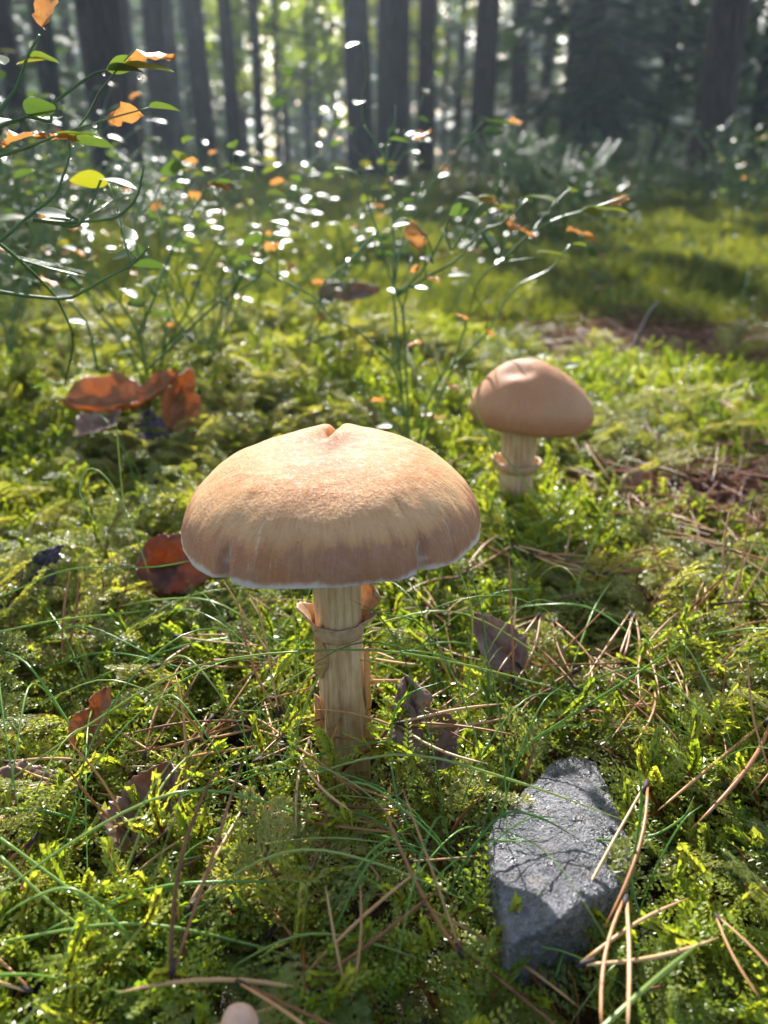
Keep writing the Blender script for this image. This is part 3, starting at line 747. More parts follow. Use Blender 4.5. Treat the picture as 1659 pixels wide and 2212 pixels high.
def dry_leaf(px, py, z, L, Wd, rot, mat, label, curl=.3, roll=.4, seed=1, notch=0.0, stalk=True):
    p = P(px, py, z); e = empty('dry_leaf', p, (Matrix.Rotation(R(rot[0]), 3, 'X') @ Matrix.Rotation(R(rot[1]), 3, 'Y') @ Matrix.Rotation(R(rot[2]), 3, 'Z')).to_euler())
    b = ob('blade', dry_leaf_mesh(seed, L, Wd, curl, roll, mat, notch), e)
    md = b.modifiers.new('thickness', 'SOLIDIFY'); md.thickness = .0003
    if stalk:
        V, F = tube(spline([(-.5 * L + .001, 0, roll * L * .25), (-.62 * L, .0006, roll * L * .25 + .001), (-.78 * L, .002, roll * L * .25 + .0005)], 7), [.0005] * 7, 5)
        ob('stalk', mk('stalk', V, F, SHEATH), e)
    tag(e, label, 'leaf', 'fallen dry leaves on the moss')
dry_leaf(905, 1560, .024, .033, .0115, (40, 6, 108), DRY_BROWN, 'notched dull brown birch leaf beside the foot of the large mushroom', .15, .15, 3, .5)
dry_leaf(1066, 1385, .020, .028, .0095, (40, 10, 130), DRY_BROWN, 'small pinkish-brown leaf propped on needles behind the large mushroom', .35, .5, 5)
dry_leaf(400, 1216, .028, .040, .0145, (62, 4, 6), DRY_RUST, 'rust-red blotched birch leaf standing behind the edge of the large cap', .15, .25, 8)
dry_leaf(290, 875, .040, .085, .020, (28, -6, 12), DRY_ORANGE, 'big curled orange leaf lying under the shrub', .9, .9, 11, .35)
dry_leaf(385, 862, .048, .050, .013, (60, 30, 75), DRY_ORANGE, 'upright folded orange leaf against the big curled one', 1.2, .5, 13, .3)
dry_leaf(225, 920, .035, .036, .014, (20, 0, 60), DRY_BROWN, 'pale brown wrinkled leaf below the big orange leaf', .5, .4, 14)
dry_leaf(325, 928, .030, .034, .013, (25, 10, 110), DRY_VIOLET, 'greyish leaf below the big orange leaf', .4, .4, 15)
dry_leaf(200, 1548, .018, .023, .0060, (55, 30, 70), DRY_ORANGE, 'narrow torn orange leaf scrap stuck upright in dark moss', .5, .5, 17, .4)
dry_leaf(352, 1755, .012, .028, .0115, (25, -10, 80), DRY_BROWN, 'crumpled brown leaf sunk among crossing pine needles', 1.1, .8, 19)
dry_leaf(75, 1722, .008, .030, .011, (12, 8, 20), DRY_BROWN, 'flat purplish-brown leaf half buried in moss', .3, .3, 23)
dry_leaf(95, 1232, .026, .036, .0095, (60, -25, 40), DRY_VIOLET, 'dark violet leaf standing on edge in the moss', .15, .2, 27)
dry_leaf(1385, 1062, .012, .026, .010, (30, 0, 20), DRY_BROWN, 'pale shrivelled leaf in the moss near the smaller mushroom', .9, .6, 29)
dry_leaf(560, 1560, -.006, .030, .011, (15, 5, 140), DRY_VIOLET, 'dark wet leaf flat on the soil beside the large stem', .3, .3, 31)
dry_leaf(760, 640, .075, .07, .02, (35, 0, 10), DRY_BROWN, 'brown leaf lying behind the bare shrub stems', .4, .4, 33)
dry_leaf(640, 905, .025, .04, .013, (30, 15, 30), DRY_BROWN, 'dark brown leaf in the hollow behind the large cap', .5, .4, 35)
dry_leaf(500, 1985, -.004, .02, .008, (20, 0, 10), DRY_BROWN, 'brown leaf fragment buried in bright moss', .5, .4, 37)

# ------------------------------------------------------------------ pine needles
def needle_pair_mesh(seed, L):
    r_ = random.Random(seed); nb = MB(); sp = r_.uniform(.03, .16); cv = r_.uniform(-.12, .12) * L; n = 9; out = []
    for sgn in (-1, 1):
        t = np.linspace(0, 1, n)
        path = np.stack([L * t * r_.uniform(.88, 1), sgn * (L * sp * t + .0004) + cv * t * t + sgn * .03 * L * np.sin(t * 3), .0006 + .06 * L * np.sin(t * math.pi) * r_.uniform(-.3, 1)], 1)
        V, F = tube(path, np.array([.00055, .00062, .00065, .00066, .00066, .00064, .00058, .00045, .0001]) * r_.uniform(.68, .88), 5)
        out.append(mk('needle', V, F, NEEDLE))
    V, F = tube([(-.0022, 0, .0006), (0, 0, .0006), (.0028, cv * .01, .0006)], [.0006, .0009, .0008], 6)
    return out, mk('sheath', V, F, SHEATH)
NP = [needle_pair_mesh(s, L) for s, L in enumerate((.038, .042, .046, .050, .054, .045, .048, .052))]
def needle(x, y, z, az, tilt, roll, k, s, label, group, single=False):
    e = empty('pine_needle', (x, y, z), (0, 0, 0), s)
    e.rotation_euler = (Euler((roll, tilt, 0)).to_matrix().to_4x4().to_euler()); e.rotation_euler = (Matrix.Rotation(az, 3, 'Z') @ Matrix.Rotation(-tilt, 3, 'Y') @ Matrix.Rotation(roll, 3, 'X')).to_euler()
    ns, sh = NP[k]
    ob('needle', ns[0], e)
    if not single: ob('needle', ns[1], e)
    ob('sheath', sh, e)
    tag(e, label, 'pine needle', group)
G1 = 'fallen pine needles on the moss'
def needle_px(a, b, label, za=.006, zb=.006, roll=0.0, single=False):
    """from the sheath end at photo point a to the tip at b"""
    za += .008; zb += .008
    A_, B_ = P(*a, za), P(*b, zb); d = B_ - A_; ln = d.length
    k = min(range(8), key=lambda i: abs((.038, .042, .046, .050, .054, .045, .048, .052)[i] - ln)); base = (.038, .042, .046, .050, .054, .045, .048, .052)[k]
    needle(A_.x, A_.y, A_.z, math.atan2(d.y, d.x), math.asin(max(-1, min(1, d.z / max(ln, 1e-6)))), roll, k, ln / base * 1.04, label, G1, single)
needle_px((535, 1752), (890, 1758), 'straw-coloured pine needle pair lying across the moss in front of the large stem', .010, .010)
needle_px((540, 1765), (795, 1830), 'pale pine needle pair angled below the straight straw-coloured one', .008, .006)
needle_px((20, 1650), (205, 1690), 'curved pale needle pair beside the purplish buried leaf', .006, .008)
needle_px((395, 1740), (360, 1460), 'bright orange pine needle standing nearly upright in the moss', .001, .032, single=True)
needle_px((250, 1930), (480, 1810), 'straw pine needle pair below the crumpled brown leaf', .004, .010)
needle_px((1395, 1700), (1310, 2030), 'long bent needle pair curving round the edge of the grey stone', .018, .012)
needle_px((1660, 1560), (1500, 1810), 'reddish curved needle pair beyond the grey stone', .012, .012)
needle_px((1260, 2085), (1540, 2000), 'thick orange needle pair lying in front of the grey stone', .012, .012)
needle_px((1550, 1985), (1670, 2170), 'fat rust-brown needle pair with open tips beside the stone', .016, .018)
needle_px((1350, 1950), (1290, 2230), 'brown needle pair running down past the foot of the stone', .015, .02)
needle_px((1165, 1330), (1105, 1490), 'orange-brown needle pair with a black sheath behind the brown leaf', .014, .008)
needle_px((1195, 1345), (1260, 1470), 'pale curved needle pair in the dark hollow', .010, .006)
needle_px((1360, 1330), (1310, 1490), 'crossing straw needle pair spread in the hollow', .012, .006)
needle_px((1370, 1335), (1365, 1500), 'straight straw needle pair spread in the hollow', .012, .006)
needle_px((1380, 1420), (1500, 1330), 'dull needle pair lying against the light moss', .006, .012)
needle_px((1290, 1440), (1400, 1530), 'straw needle pair pointing to the grey stone', .008, .006)
needle_px((1150, 1200), (1320, 1225), 'needle pair bridging the moss tops behind the hollow', .012, .012)
needle_px((1110, 1180), (1250, 1240), 'dark-tipped needle pair crossing behind the hollow', .012, .010)
needle_px((1310, 1240), (1480, 1190), 'needle pair with a dark bark flake on the moss tops', .010, .012)
needle_px((1560, 1180), (1420, 1150), 'reddish needle pair on sunny moss', .012, .012)
needle_px((1265, 960), (1335, 1050), 'pale needle pair leaning beside the smaller mushroom', .022, .008)
needle_px((800, 1620), (1000, 1500), 'grey-brown needle pair beside the notched brown leaf', .006, .012)
needle_px((240, 1360), (268, 1220), 'thin rusty needle standing beside the violet leaf', .0, .025, single=True)
needle_px((960, 1330), (1045, 1290), 'pinkish needle pair between mushroom and hollow', .012, .014)
needle_px((430, 1600), (620, 1540), 'reddish needle pair beside the upright orange needle', .004, .006)
needle_px((540, 1290), (590, 1350), 'straw needle pair under the edge of the large cap', .012, .006)
rn = random.Random(5); cnt = 0
while cnt < 232:
    zone = rn.random()
    if zone < .40: px, py = rn.uniform(880, 1700), rn.uniform(1060, 1680)
    elif zone < .55: px, py = rn.uniform(250, 900), rn.uniform(1400, 1850)
    elif zone < .72: px, py = rn.uniform(1300, 1720), rn.uniform(900, 1150)
    elif zone < .84: px, py = rn.uniform(1050, 1720), rn.uniform(1700, 2230)
    else: px, py = rn.uniform(-40, 1000), rn.uniform(920, 2230)
    p = P(px, py, .006); x, y = p.x, p.y
    if math.hypot(x - STEM1.x, y - STEM1.y) < .018 or math.hypot(x - STEM2.x, y - STEM2.y) < .055 or (abs(x - ROCK.x - .004) < .042 and abs(y - ROCK.y) < .062): continue
    up = rn.random() < .12
    needle(x, y, H1(x, y) + rn.uniform(.006, .022), rn.uniform(0, 6.28), rn.uniform(.5, 1.2) if up else rn.gauss(0, .16), rn.uniform(-.6, .6), rn.randrange(8), rn.uniform(.7, 1.08),
           'loose brown pine needle pair lying among the moss tops', 'scattered brown pine needles', rn.random() < .3)
    cnt += 1
def needle_litter():
    mb = MB(); r2 = np.random.default_rng(3); n = 0
    while n < 4200:
        if r2.random() < .55: x, y = r2.normal(.50, .24), r2.normal(1.0, .11)
        elif r2.random() < .5: x, y = r2.normal(.235, .07), r2.normal(.49, .04)
        else: y = r2.uniform(.5, 2.2); x = r2.uniform(-.6, .6) * y
        if y < .43: continue
        z = H1(x, y) - .026 + r2.random() * .022 + (.024 if x > .14 and y < 1.3 else 0); a = r2.random() * 6.283; L = r2.uniform(.03, .055)
        t = np.linspace(0, 1, 4); b = r2.normal(0, .12)
        path = np.stack([x + L * t * math.cos(a) - b * L * t * t * math.sin(a), y + L * t * math.sin(a) + b * L * t * t * math.cos(a), z + r2.normal(0, .08) * L * t], 1)
        mb.tube(path, [.0006, .0007, .0007, .0003], 3, 0, False); n += 1
    o = ob('needle_litter', mb.mesh('needle_litter', [NEEDLE])); tag(o, 'reddish-brown pine needle litter on bare ground among the moss', 'needles', None, 'stuff')
needle_litter()

# ------------------------------------------------------------------ grass
def blade_obj(pts, rad, label, group='thin green grass blades over the moss', n=22):
    path = spline(pts, n); t = np.linspace(0, 1, n)
    rad *= .72
    rr2 = rad * np.minimum(1, (1 - t) * 3.5 + .12)
    c = path[0]; V, F = tube(path - c, rr2, 5)
    o = ob('grass_blade', mk('grass_blade', V, F, GRASS), None, tuple(c)); tag(o, label, 'grass blade', group)
def bpx(pl, rad, label): blade_obj([W(x, y, d) for x, y, d in pl], rad, label)
# (photo x, photo y, distance)
bpx([(0, 1700, .205), (200, 1560, .215), (420, 1440, .222), (700, 1405, .226), (930, 1420, .232), (1240, 1500, .245), (1330, 1560, .25)], .00052, 'long thin grass blade arching across the front of the large stem')
bpx([(985, 1705, .225), (1180, 1580, .225), (1360, 1465, .222), (1500, 1372, .215)], .00058, 'straight pale green grass blade slanting between mushroom and stone')
bpx([(930, 1900, .19), (1050, 1822, .178), (1200, 1812, .176), (1380, 1812, .177), (1470, 1770, .18), (1500, 1720, .185)], .0005, 'thin grass blade bowed across the grey stone')
bpx([(0, 1850, .155), (120, 1960, .150), (270, 2080, .145), (430, 2230, .135)], .0006, 'soft-edged blade slanting through the bright moss, lower of a pair')
bpx([(0, 1810, .165), (200, 1960, .155), (420, 2150, .145), (500, 2235, .14)], .0006, 'soft-edged blade slanting through the bright moss, upper of a pair')
bpx([(370, 1730, .19), (560, 1660, .20), (840, 1600, .215), (1010, 1595, .225)], .0004, 'wispy blade crossing the foot of the large stem')
bpx([(560, 1745, .195), (640, 1580, .21), (700, 1430, .218)], .0004, 'blade rising steeply beside the large stem')
bpx([(395, 1810, .18), (560, 1775, .182), (760, 1790, .183), (1000, 1860, .178)], .0005, 'flat blade running below the straw needles')
bpx([(300, 1880, .17), (480, 1840, .172), (700, 1810, .175), (900, 1830, .175)], .0005, 'drooping blade lying over the moss before the large stem')
bpx([(1000, 1960, .17), (870, 1760, .19), (845, 1600, .205), (870, 1510, .21), (960, 1470, .215)], .00055, 'blade curling up in front of the notched brown leaf')
bpx([(1010, 1500, .25), (1020, 1330, .26), (985, 1210, .262)], .0005, 'blade standing beside the edge of the large cap')
bpx([(1060, 1560, .24), (1045, 1350, .26), (1000, 1180, .27)], .0005, 'fine blade leaning behind the edge of the large cap')
bpx([(900, 1400, .29), (1050, 1290, .30), (1180, 1270, .30)], .0006, 'dewy blade lying level behind the large stem')
bpx([(268, 1110, .33), (258, 1000, .335), (250, 900, .33)], .0006, 'pale blade upright in front of the big orange leaf')
bpx([(320, 1235, .29), (290, 1150, .30), (240, 1045, .31), (195, 1012, .315), (172, 1055, .31), (200, 1120, .30), (270, 1210, .29)], .0005, 'looped dry grass blade hanging over dark moss')
bpx([(0, 1365, .26), (120, 1340, .265), (260, 1325, .27), (330, 1318, .27)], .0006, 'dewy blade lying across the dark violet leaf')
bpx([(0, 1290, .28), (150, 1230, .29), (330, 1225, .29), (440, 1205, .29)], .0005, 'fine blade running towards the large cap')
bpx([(1085, 1060, .42), (1060, 960, .42), (1020, 860, .415), (1005, 780, .41)], .0006, 'blade leaning across the smaller mushroom cap')
bpx([(1200, 1130, .39), (1110, 1010, .40), (1040, 930, .405)], .0006, 'pale blade crossing the stem of the smaller mushroom')
bpx([(1280, 2240, .115), (1400, 2130, .125), (1520, 2030, .128)], .0009, 'broad bright blade reaching towards the stone')
bpx([(1020, 2020, .165), (1090, 1930, .17), (1135, 1850, .172)], .0005, 'short blade leaning on the grey stone')
bpx([(1390, 2000, .15), (1365, 1900, .16), (1385, 1750, .165), (1380, 1640, .165)], .0006, 'upright pale blade at the shaded side of the stone')
bpx([(1200, 2110, .14), (1225, 2020, .148), (1235, 1940, .15)], .0007, 'short bright blade in front of the dark stone face')
tr = random.Random(15)
tufts = [(640, 1660, 7), (1010, 1930, 12), (1000, 1620, 7), (560, 1740, 6), (1150, 1330, 5), (100, 1960, 5), (300, 2150, 5), (1500, 1700, 4), (1450, 2120, 4), (800, 2130, 6), (930, 1300, 4), (330, 1130, 3), (1240, 1130, 4), (60, 1450, 2)]
for (px, py, n) in tufts:
    c = P(px, py, -.008)
    for i in range(n):
        L = tr.uniform(.06, .14); a = tr.uniform(0, 6.28); lean = tr.uniform(.25, 1.0)
        b = Vector((c.x + tr.gauss(0, .006), c.y + tr.gauss(0, .006), -.01)); dx, dy = math.cos(a), math.sin(a)
        if c.y < .17: L *= .55
        pts = [b, b + Vector((dx * lean * .25 * L, dy * lean * .25 * L, .38 * L)), b + Vector((dx * lean * .62 * L, dy * lean * .62 * L, .60 * L * (1.1 - .35 * lean))), b + Vector((dx * lean * L, dy * lean * L, (.85 - .65 * lean) * L))]
        blade_obj(pts, tr.uniform(.00024, .0004), 'fine grass blade arching out of a loose tuft in the moss', 'grass blades growing in loose tufts', 16)


for k in range(60):
    px, py = tr.uniform(-60, 1500), tr.uniform(1300, 2200); c = P(px, py, -.004)
    if .01 < c.x < .11 and c.y < .25: continue
    a = tr.gauss(0, .7) + (math.pi if tr.random() < .4 else 0); L = tr.uniform(.07, .16) * min(1, c.y / .2); hgt = tr.uniform(.022, .045)
    dx, dy = math.cos(a), math.sin(a); b_ = tr.gauss(0, .12)
    pts = [c + Vector((dx * L * t - dy * b_ * L * t * t, dy * L * t * .8 + dx * b_ * L * t * t, hgt * math.sin(min(1, t * 1.15) * 2.6))) for t in (0, .2, .45, .7, 1)]
    if min(math.hypot(q.x - STEM1.x, q.y - STEM1.y) for q in pts) < .02: continue
    blade_obj(pts, tr.uniform(.00045, .00065), 'long fine grass blade bent low over the moss', 'long grass blades bent low over the moss', 18)
# ------------------------------------------------------------------ bilberry shrubs
def bleaf_mesh(seed, L, Wd, mat, crumple=0.0):
    r_ = random.Random(seed); nu, nv = 9, 5; V = []
    for i in range(nu):
        u = i / (nu - 1); w = Wd * math.sin(math.pi * min(1, u ** .85)) ** .8 + .0002
        for j in range(nv):
            v = j / (nv - 1) * 2 - 1
            V.append((u * L, v * w, .22 * abs(v) * w - .12 * L * u * u * r_.uniform(.8, 1.2) + crumple * L * (r_.random() - .5) * .5))
    return mk('bilberry_leaf', V, grid_faces(nu, nv), mat)
BL_G = [bleaf_mesh(s, .015, .0046, BILB) for s in range(3)]; BL_Y = [bleaf_mesh(9, .014, .0044, BILBY)]; BL_O = [bleaf_mesh(20 + s, .015, .0046, BILBO, .35) for s in range(3)]
dew_pts = []
def add_leaf(e, org, p, d, r_, orange, scale=1.0):
    k = r_.random(); me = r_.choice(BL_O) if k < orange else (BL_Y[0] if k < orange + .08 else r_.choice(BL_G))
    az = math.atan2(d[1], d[0]) + r_.gauss(0, .7); tl = r_.uniform(-.25, .45)
    ob('leaf', me, e, tuple(np.array(p) - org), (Matrix.Rotation(az, 3, 'Z') @ Matrix.Rotation(-tl, 3, 'Y') @ Matrix.Rotation(r_.gauss(0, .4), 3, 'X')).to_euler(), scale * r_.uniform(.7, 1.15))
def grow(r_, p, d, n, seg, stems, nodes, rad, depth):
    pts = [np.array(p, float)]; d = np.array(d, float); side = r_.choice((-1, 1))
    for i in range(n):
        ax = np.array([-d[1], d[0], 0]); ax /= (np.linalg.norm(ax) + 1e-6)
        d = d + ax * side * r_.uniform(.15, .42) + np.array([r_.gauss(0, .1), r_.gauss(0, .1), r_.uniform(-.05, .16)]); d /= np.linalg.norm(d); side = -side
        pts.append(pts[-1] + d * seg * r_.uniform(.7, 1.2))
        if depth < 2 and i >= 1 and r_.random() < .62:
            dd = d + ax * side * r_.uniform(.5, 1.0) + np.array([0, r_.gauss(0, .35), .1]); dd /= np.linalg.norm(dd)
            grow(r_, pts[-1], dd, max(2, n - i - 1 + r_.randrange(-1, 2)), seg * .85, stems, nodes, rad * .72, depth + 1)
        if depth > 0 or i > n * .5: nodes.append((pts[-1], d.copy()))
    stems.append((pts, rad))
def shrub(base, stems, nodes, label, orange, leafp, r_, group='bilberry shrubs on the moss', scale=1.0, dew=1.0):
    org = np.array(base, float); e = empty('bilberry_shrub', tuple(base))
    for pts, rad in stems:
        n = max(6, 3 * len(pts)); pa = np.asarray([tuple(q) for q in pts], float); tq = np.linspace(0, len(pa) - 1, n); lin = np.stack([np.interp(tq, np.arange(len(pa)), pa[:, k]) for k in range(3)], 1); path = .4 * spline(pts, n) + .6 * lin - org
        V, F = tube(path, np.linspace(rad, rad * .55, n), 5); ob('stem', mk('stem', V, F, BSTEM), e)
        for q in path[::2]:
            if r_.random() < .16 * dew: dew_pts.append((q + org - np.array([0, 0, rad + .0003]), r_.uniform(.0005, .0011)))
    for p, d in nodes:
        if r_.random() < leafp:
            add_leaf(e, org, p, d, r_, orange, scale)
            if r_.random() < .5 * dew: dew_pts.append((np.array(p) + np.array([d[0], d[1], -.2]) * .012, r_.uniform(.0005, .0011)))
    tag(e, label, 'shrub', group)
    return e
def px_shrub(lines, base, label, orange, leafp, seed, rad=.0011, extra=None, twigs=1):
    r_ = random.Random(seed); stems, nodes = [], []
    for ln in lines:
        pts = [np.array(W(*q)) for q in ln]; stems.append((pts, rad))
        for a, b in zip(pts[1:], pts[2:] + [pts[-1] + (pts[-1] - pts[-2])]):
            d = b - a; d = d / (np.linalg.norm(d) + 1e-9)
            if r_.random() < .7: nodes.append((a, d))
            if r_.random() < .45 * twigs:
                s_ = r_.choice((-1, 1)); dd = d + np.array([s_ * .8, r_.gauss(0, .5), .1]); dd /= np.linalg.norm(dd)
                grow(r_, a, dd, r_.randrange(2, 4), .016, stems, nodes, rad * .6, 2)
        nodes.append((pts[-1], d))
    e = shrub(base, stems, nodes, label, orange, leafp, r_)
    for (px, py, D, me, az, tl, s) in (extra or []):
        p = W(px, py, D); ob('leaf', me, e, p - Vector(base), (0, -tl, az), s)
    return e
D0 = .70
b = P(880, 905, 0); 
px_shrub([[(886, 1075, .520), (884, 960, 0.504), (876, 760, 0.520), (870, 670, 0.520), (857, 635, 0.520), (840, 590, 0.528), (822, 520, 0.528), (800, 455, 0.536), (788, 400, 0.536), (765, 372, 0.536)],
          [(857, 635, 0.520), (900, 600, 0.512), (935, 550, 0.504), (960, 500, 0.496), (992, 425, 0.488)],
          [(857, 640, 0.520), (920, 600, 0.504), (990, 560, 0.496), (1040, 500, 0.488), (1090, 480, 0.480), (1140, 430, 0.476)],
          [(868, 850, 0.520), (855, 700, 0.528), (850, 620, 0.536), (870, 520, 0.552), (930, 400, 0.568), (1000, 312, 0.576), (1042, 262, 0.576)],
          [(850, 620, 0.536), (850, 480, 0.560), (835, 350, 0.568), (785, 268, 0.576)],
          [(890, 1060, .520), (930, 905, .520), (965, 830, 0.520), (1010, 690, 0.512), (1030, 612, 0.504), (1072, 570, 0.496), (1172, 555, 0.488)],
          [(888, 1062, .520), (915, 900, .520), (950, 815, 0.520), (1050, 722, 0.520), (1110, 622, 0.520), (1190, 582, 0.520), (1232, 528, 0.520)],
          [(1040, 500, 0.488), (1080, 560, 0.488), (1085, 450, 0.488), (1070, 425, 0.488)],
          [(1090, 560, 0.496), (1150, 500, 0.488), (1215, 468, 0.484), (1280, 450, 0.480)],
          [(884, 1064, .520), (875, 900, .520), (850, 790, 0.520), (780, 722, 0.504), (712, 682, 0.496), (680, 642, 0.488), (600, 600, 0.480)],
          [(815, 500, 0.528), (760, 560, 0.520), (700, 610, 0.512), (690, 650, 0.512)],
          [(960, 500, 0.496), (975, 540, 0.488), (1010, 490, 0.480), (1040, 440, 0.472)]],
         (W(886, 1060, .52).x, .52, H1(.02, .52) - .015), 'sparse bilberry shrub with zigzag green stems and a few orange leaves behind the large mushroom', .22, .34, 41, .0010,
         [(905, 540, 0.496, BL_O[1], 1.9, .9, 1.5), (895, 305, 0.568, BL_O[0], .9, .5, 1.3), (1100, 492, 0.480, BL_O[2], .1, -.2, 1.2), (1205, 440, 0.484, BL_G[0], 2.4, .3, 1.5), (1225, 495, 0.484, BL_O[0], -.4, -.2, 1.3), (1255, 452, 0.480, BL_G[1], 0, .05, 1.9), (1160, 545, 0.488, BL_G[2], .2, 0, 1.2), (1050, 262, 0.576, BL_G[1], .2, 0, 1.3)])
px_shrub([[(-60, 300, 0.310), (0, 272, 0.320), (60, 250, 0.325), (120, 218, 0.330), (200, 160, 0.335), (232, 152, 0.335)],
          [(-50, 330, 0.320), (0, 240, 0.325), (35, 190, 0.330), (60, 120, 0.330), (85, 75, 0.330)],
          [(-50, 350, 0.320), (50, 322, 0.330), (110, 298, 0.335)], [(60, 250, 0.325), (110, 262, 0.330), (108, 230, 0.330)],
          [(-60, 560, 0.310), (0, 520, 0.320), (70, 460, 0.330), (120, 420, 0.335), (150, 340, 0.340), (148, 300, 0.340)],
          [(70, 475, 0.330), (150, 482, 0.340), (250, 470, 0.350), (295, 430, 0.350), (312, 355, 0.350)],
          [(100, 478, 0.335), (165, 490, 0.340), (195, 445, 0.345), (218, 388, 0.345)],
          [(-60, 620, 0.320), (60, 640, 0.330), (150, 645, 0.340), (230, 600, 0.340), (285, 572, 0.345), (322, 535, 0.345)],
          [(-60, 480, 0.320), (40, 560, 0.340), (120, 640, 0.360), (160, 730, 0.370), (140, 830, 0.390)]],
         (-.25, .38, H1(-.25, .38)), 'bilberry shrub with thick green twigs and orange-tipped ends reaching over the moss', .20, .42, 43, .00085,
         [(245, 150, 0.335, BL_G[0], .05, .1, 1.5), (262, 140, 0.335, BL_O[1], .2, .25, 1.35), (95, 62, 0.330, BL_O[0], 1.2, 1.2, 1.2), (100, 295, 0.335, BL_O[2], 3.0, 0, 1.3), (120, 292, 0.335, BL_G[2], 0, .05, 1.2), (35, 140, 0.330, BL_Y[0], .7, .3, 1.1), (10, 140, 0.330, BL_G[1], 2.6, .4, 1.3)], .35)
px_shrub([[(318, 810, .52), (300, 720, .52), (260, 655, .51), (215, 600, .50), (120, 575, .49)], [(300, 720, .52), (335, 640, .52), (370, 540, .53), (420, 450, .54), (450, 400, .54)],
          [(318, 800, .52), (400, 720, .52), (470, 655, .51), (560, 600, .50)], [(335, 640, .52), (300, 560, .54), (290, 480, .55), (330, 380, .56)], [(210, 800, .5), (190, 700, .5), (120, 620, .5), (40, 600, .5)]],
         (-.168, .52, H1(-.168, .52)), 'bilberry shrub growing just behind the big curled orange leaf', .15, .75, 47, .001, None, 1.4)
rs = random.Random(3)
LBL = ['leafy bilberry shrub with glossy wet leaves, first behind the big orange leaf', 'bilberry shrub glittering with dew against the moss bank', 'low bilberry shrub with mixed green and rusty leaves on the bank', 'bilberry shrub leaning over the bright moss bank',
       'bilberry shrub crowded between its neighbours under the thick pine', 'bilberry shrub at the far side of the moss bank', 'thin bilberry shrub between the bank and the two straight pines', 'bilberry shrub with sunlit top before the thin trunks', 'bushy bilberry shrub beyond the moss bank', 'small bilberry sprig growing out of the needle litter', 'bilberry sprig beside the smaller mushroom', 'bilberry shrub in front of the spruces']
SP = [(-.20, .62, .17), (-.33, .70, .20), (-.10, .78, .17), (-.27, .86, .22), (-.45, .90, .24), (-.06, 1.0, .20), (.10, 1.25, .18), (-.22, 1.2, .22), (-.62, 1.25, .26), (.44, 1.0, .09), (.165, .62, .075), (.95, 2.0, .28)] + [(-.36, .62, .17), (-.48, .62, .19), (-.44, .66, .2), (-.17, .70, .15), (-.40, .78, .22), (-.53, 1.05, .25), (-.36, 1.05, .22), (-.16, .93, .18)]
LBL += ['bilberry shrub in the dewy thicket between the thick pine and the moss bank'] * 8
for i, (x, y, hgt) in enumerate(SP):
    stems, nodes = [], []; bz = H1(x, y) - .015; small = hgt < .1
    for k in range(2 if small else rs.randrange(4, 6)):
        a = rs.uniform(0, 6.28); grow(rs, (x + rs.gauss(0, .008), y + rs.gauss(0, .008), bz), (math.cos(a) * .45, math.sin(a) * .45, 1), 3 if small else 6, hgt / (3.2 if small else 5.5), stems, nodes, .0011, 1 if small else 0)
    rs.shuffle(nodes)
    shrub((x, y, bz), stems, nodes[:70], LBL[i], .06, .9 if not small else .7, rs, 'bilberry shrubs on the moss' if i < 12 else 'bilberry shrubs of the dewy thicket', scale=1.1)

for k in range(16):
    y = rs.uniform(1.15, 2.8); x = rs.uniform(.10, .60) * y; stems, nodes = [], []; bz = H1(x, y) - .015
    for q in range(rs.randrange(1, 4)):
        a = rs.uniform(0, 6.28); grow(rs, (x, y, bz), (math.cos(a) * .35, math.sin(a) * .35, 1), 4, rs.uniform(.02, .045), stems, nodes, .0013, 1)
    shrub((x, y, bz), stems, nodes, 'sparse bilberry sprig on the shaded moss towards the spruces', .15, .6, rs, 'sparse bilberry sprigs on the shaded moss', scale=1.2)
# dew ---------------------------------------------------------------
def dew():
    import bmesh
    bm = bmesh.new(); bmesh.ops.create_icosphere(bm, subdivisions=2, radius=1.0); bm.verts.ensure_lookup_table()
    V0 = np.array([v.co[:] for v in bm.verts]); F0 = [tuple(v.index for v in f.verts) for f in bm.faces]; bm.free()
    mb = MB()
    for p, r in dew_pts: mb.add(V0 * r + p, F0)
    r2 = np.random.default_rng(8)
    for _ in range(900):
        px, py = r2.uniform(0, 1659), r2.uniform(760, 2200); p = P(px, py, 0); z = H1(p.x, p.y) + r2.uniform(-.002, .008)
        mb.add(V0 * r2.uniform(.0002, .00045) * (1 + p.y) + np.array([p.x, p.y, z]), F0)
    o = ob('dew_drops', mb.mesh('dew_drops', [DEW])); tag(o, 'clear dew drops hanging on shrub twigs and moss tips', 'dew', None, 'stuff')
dew()

# ------------------------------------------------------------------ twigs
def stick(name, pts, rad, label, sides=7):
    path = spline(pts, 14); c = path[0]; r2 = np.linspace(rad, rad * .5, 14) * (1 + .25 * (np.random.default_rng(4).random(14) - .5))
    V, F = tube(path - c, r2, sides); o = ob(name, mk(name, V, F, TWIGDARK), None, tuple(c)); tag(o, label, 'twig')
stick('twig', [P(690, 1590, 0), W(686, 1520, .255), W(680, 1480, .26)], .0010, 'short black twig stub against the large mushroom stem')
stick('twig', [P(1368, 760, .02), W(1385, 715, .92), W(1405, 675, .93), W(1425, 650, .93)], .003, 'dark crooked twig standing in the needle litter')
stick('twig', [W(1535, 1307, .30), W(1600, 1300, .305), W(1680, 1303, .31)], .0006, 'thin black rootlet lying over sunny moss')
stick('twig', [P(620, 760, .05), W(700, 730, .72), W(800, 700, .78)], .0016, 'brown twig lying on the moss bank below the sparse shrub')

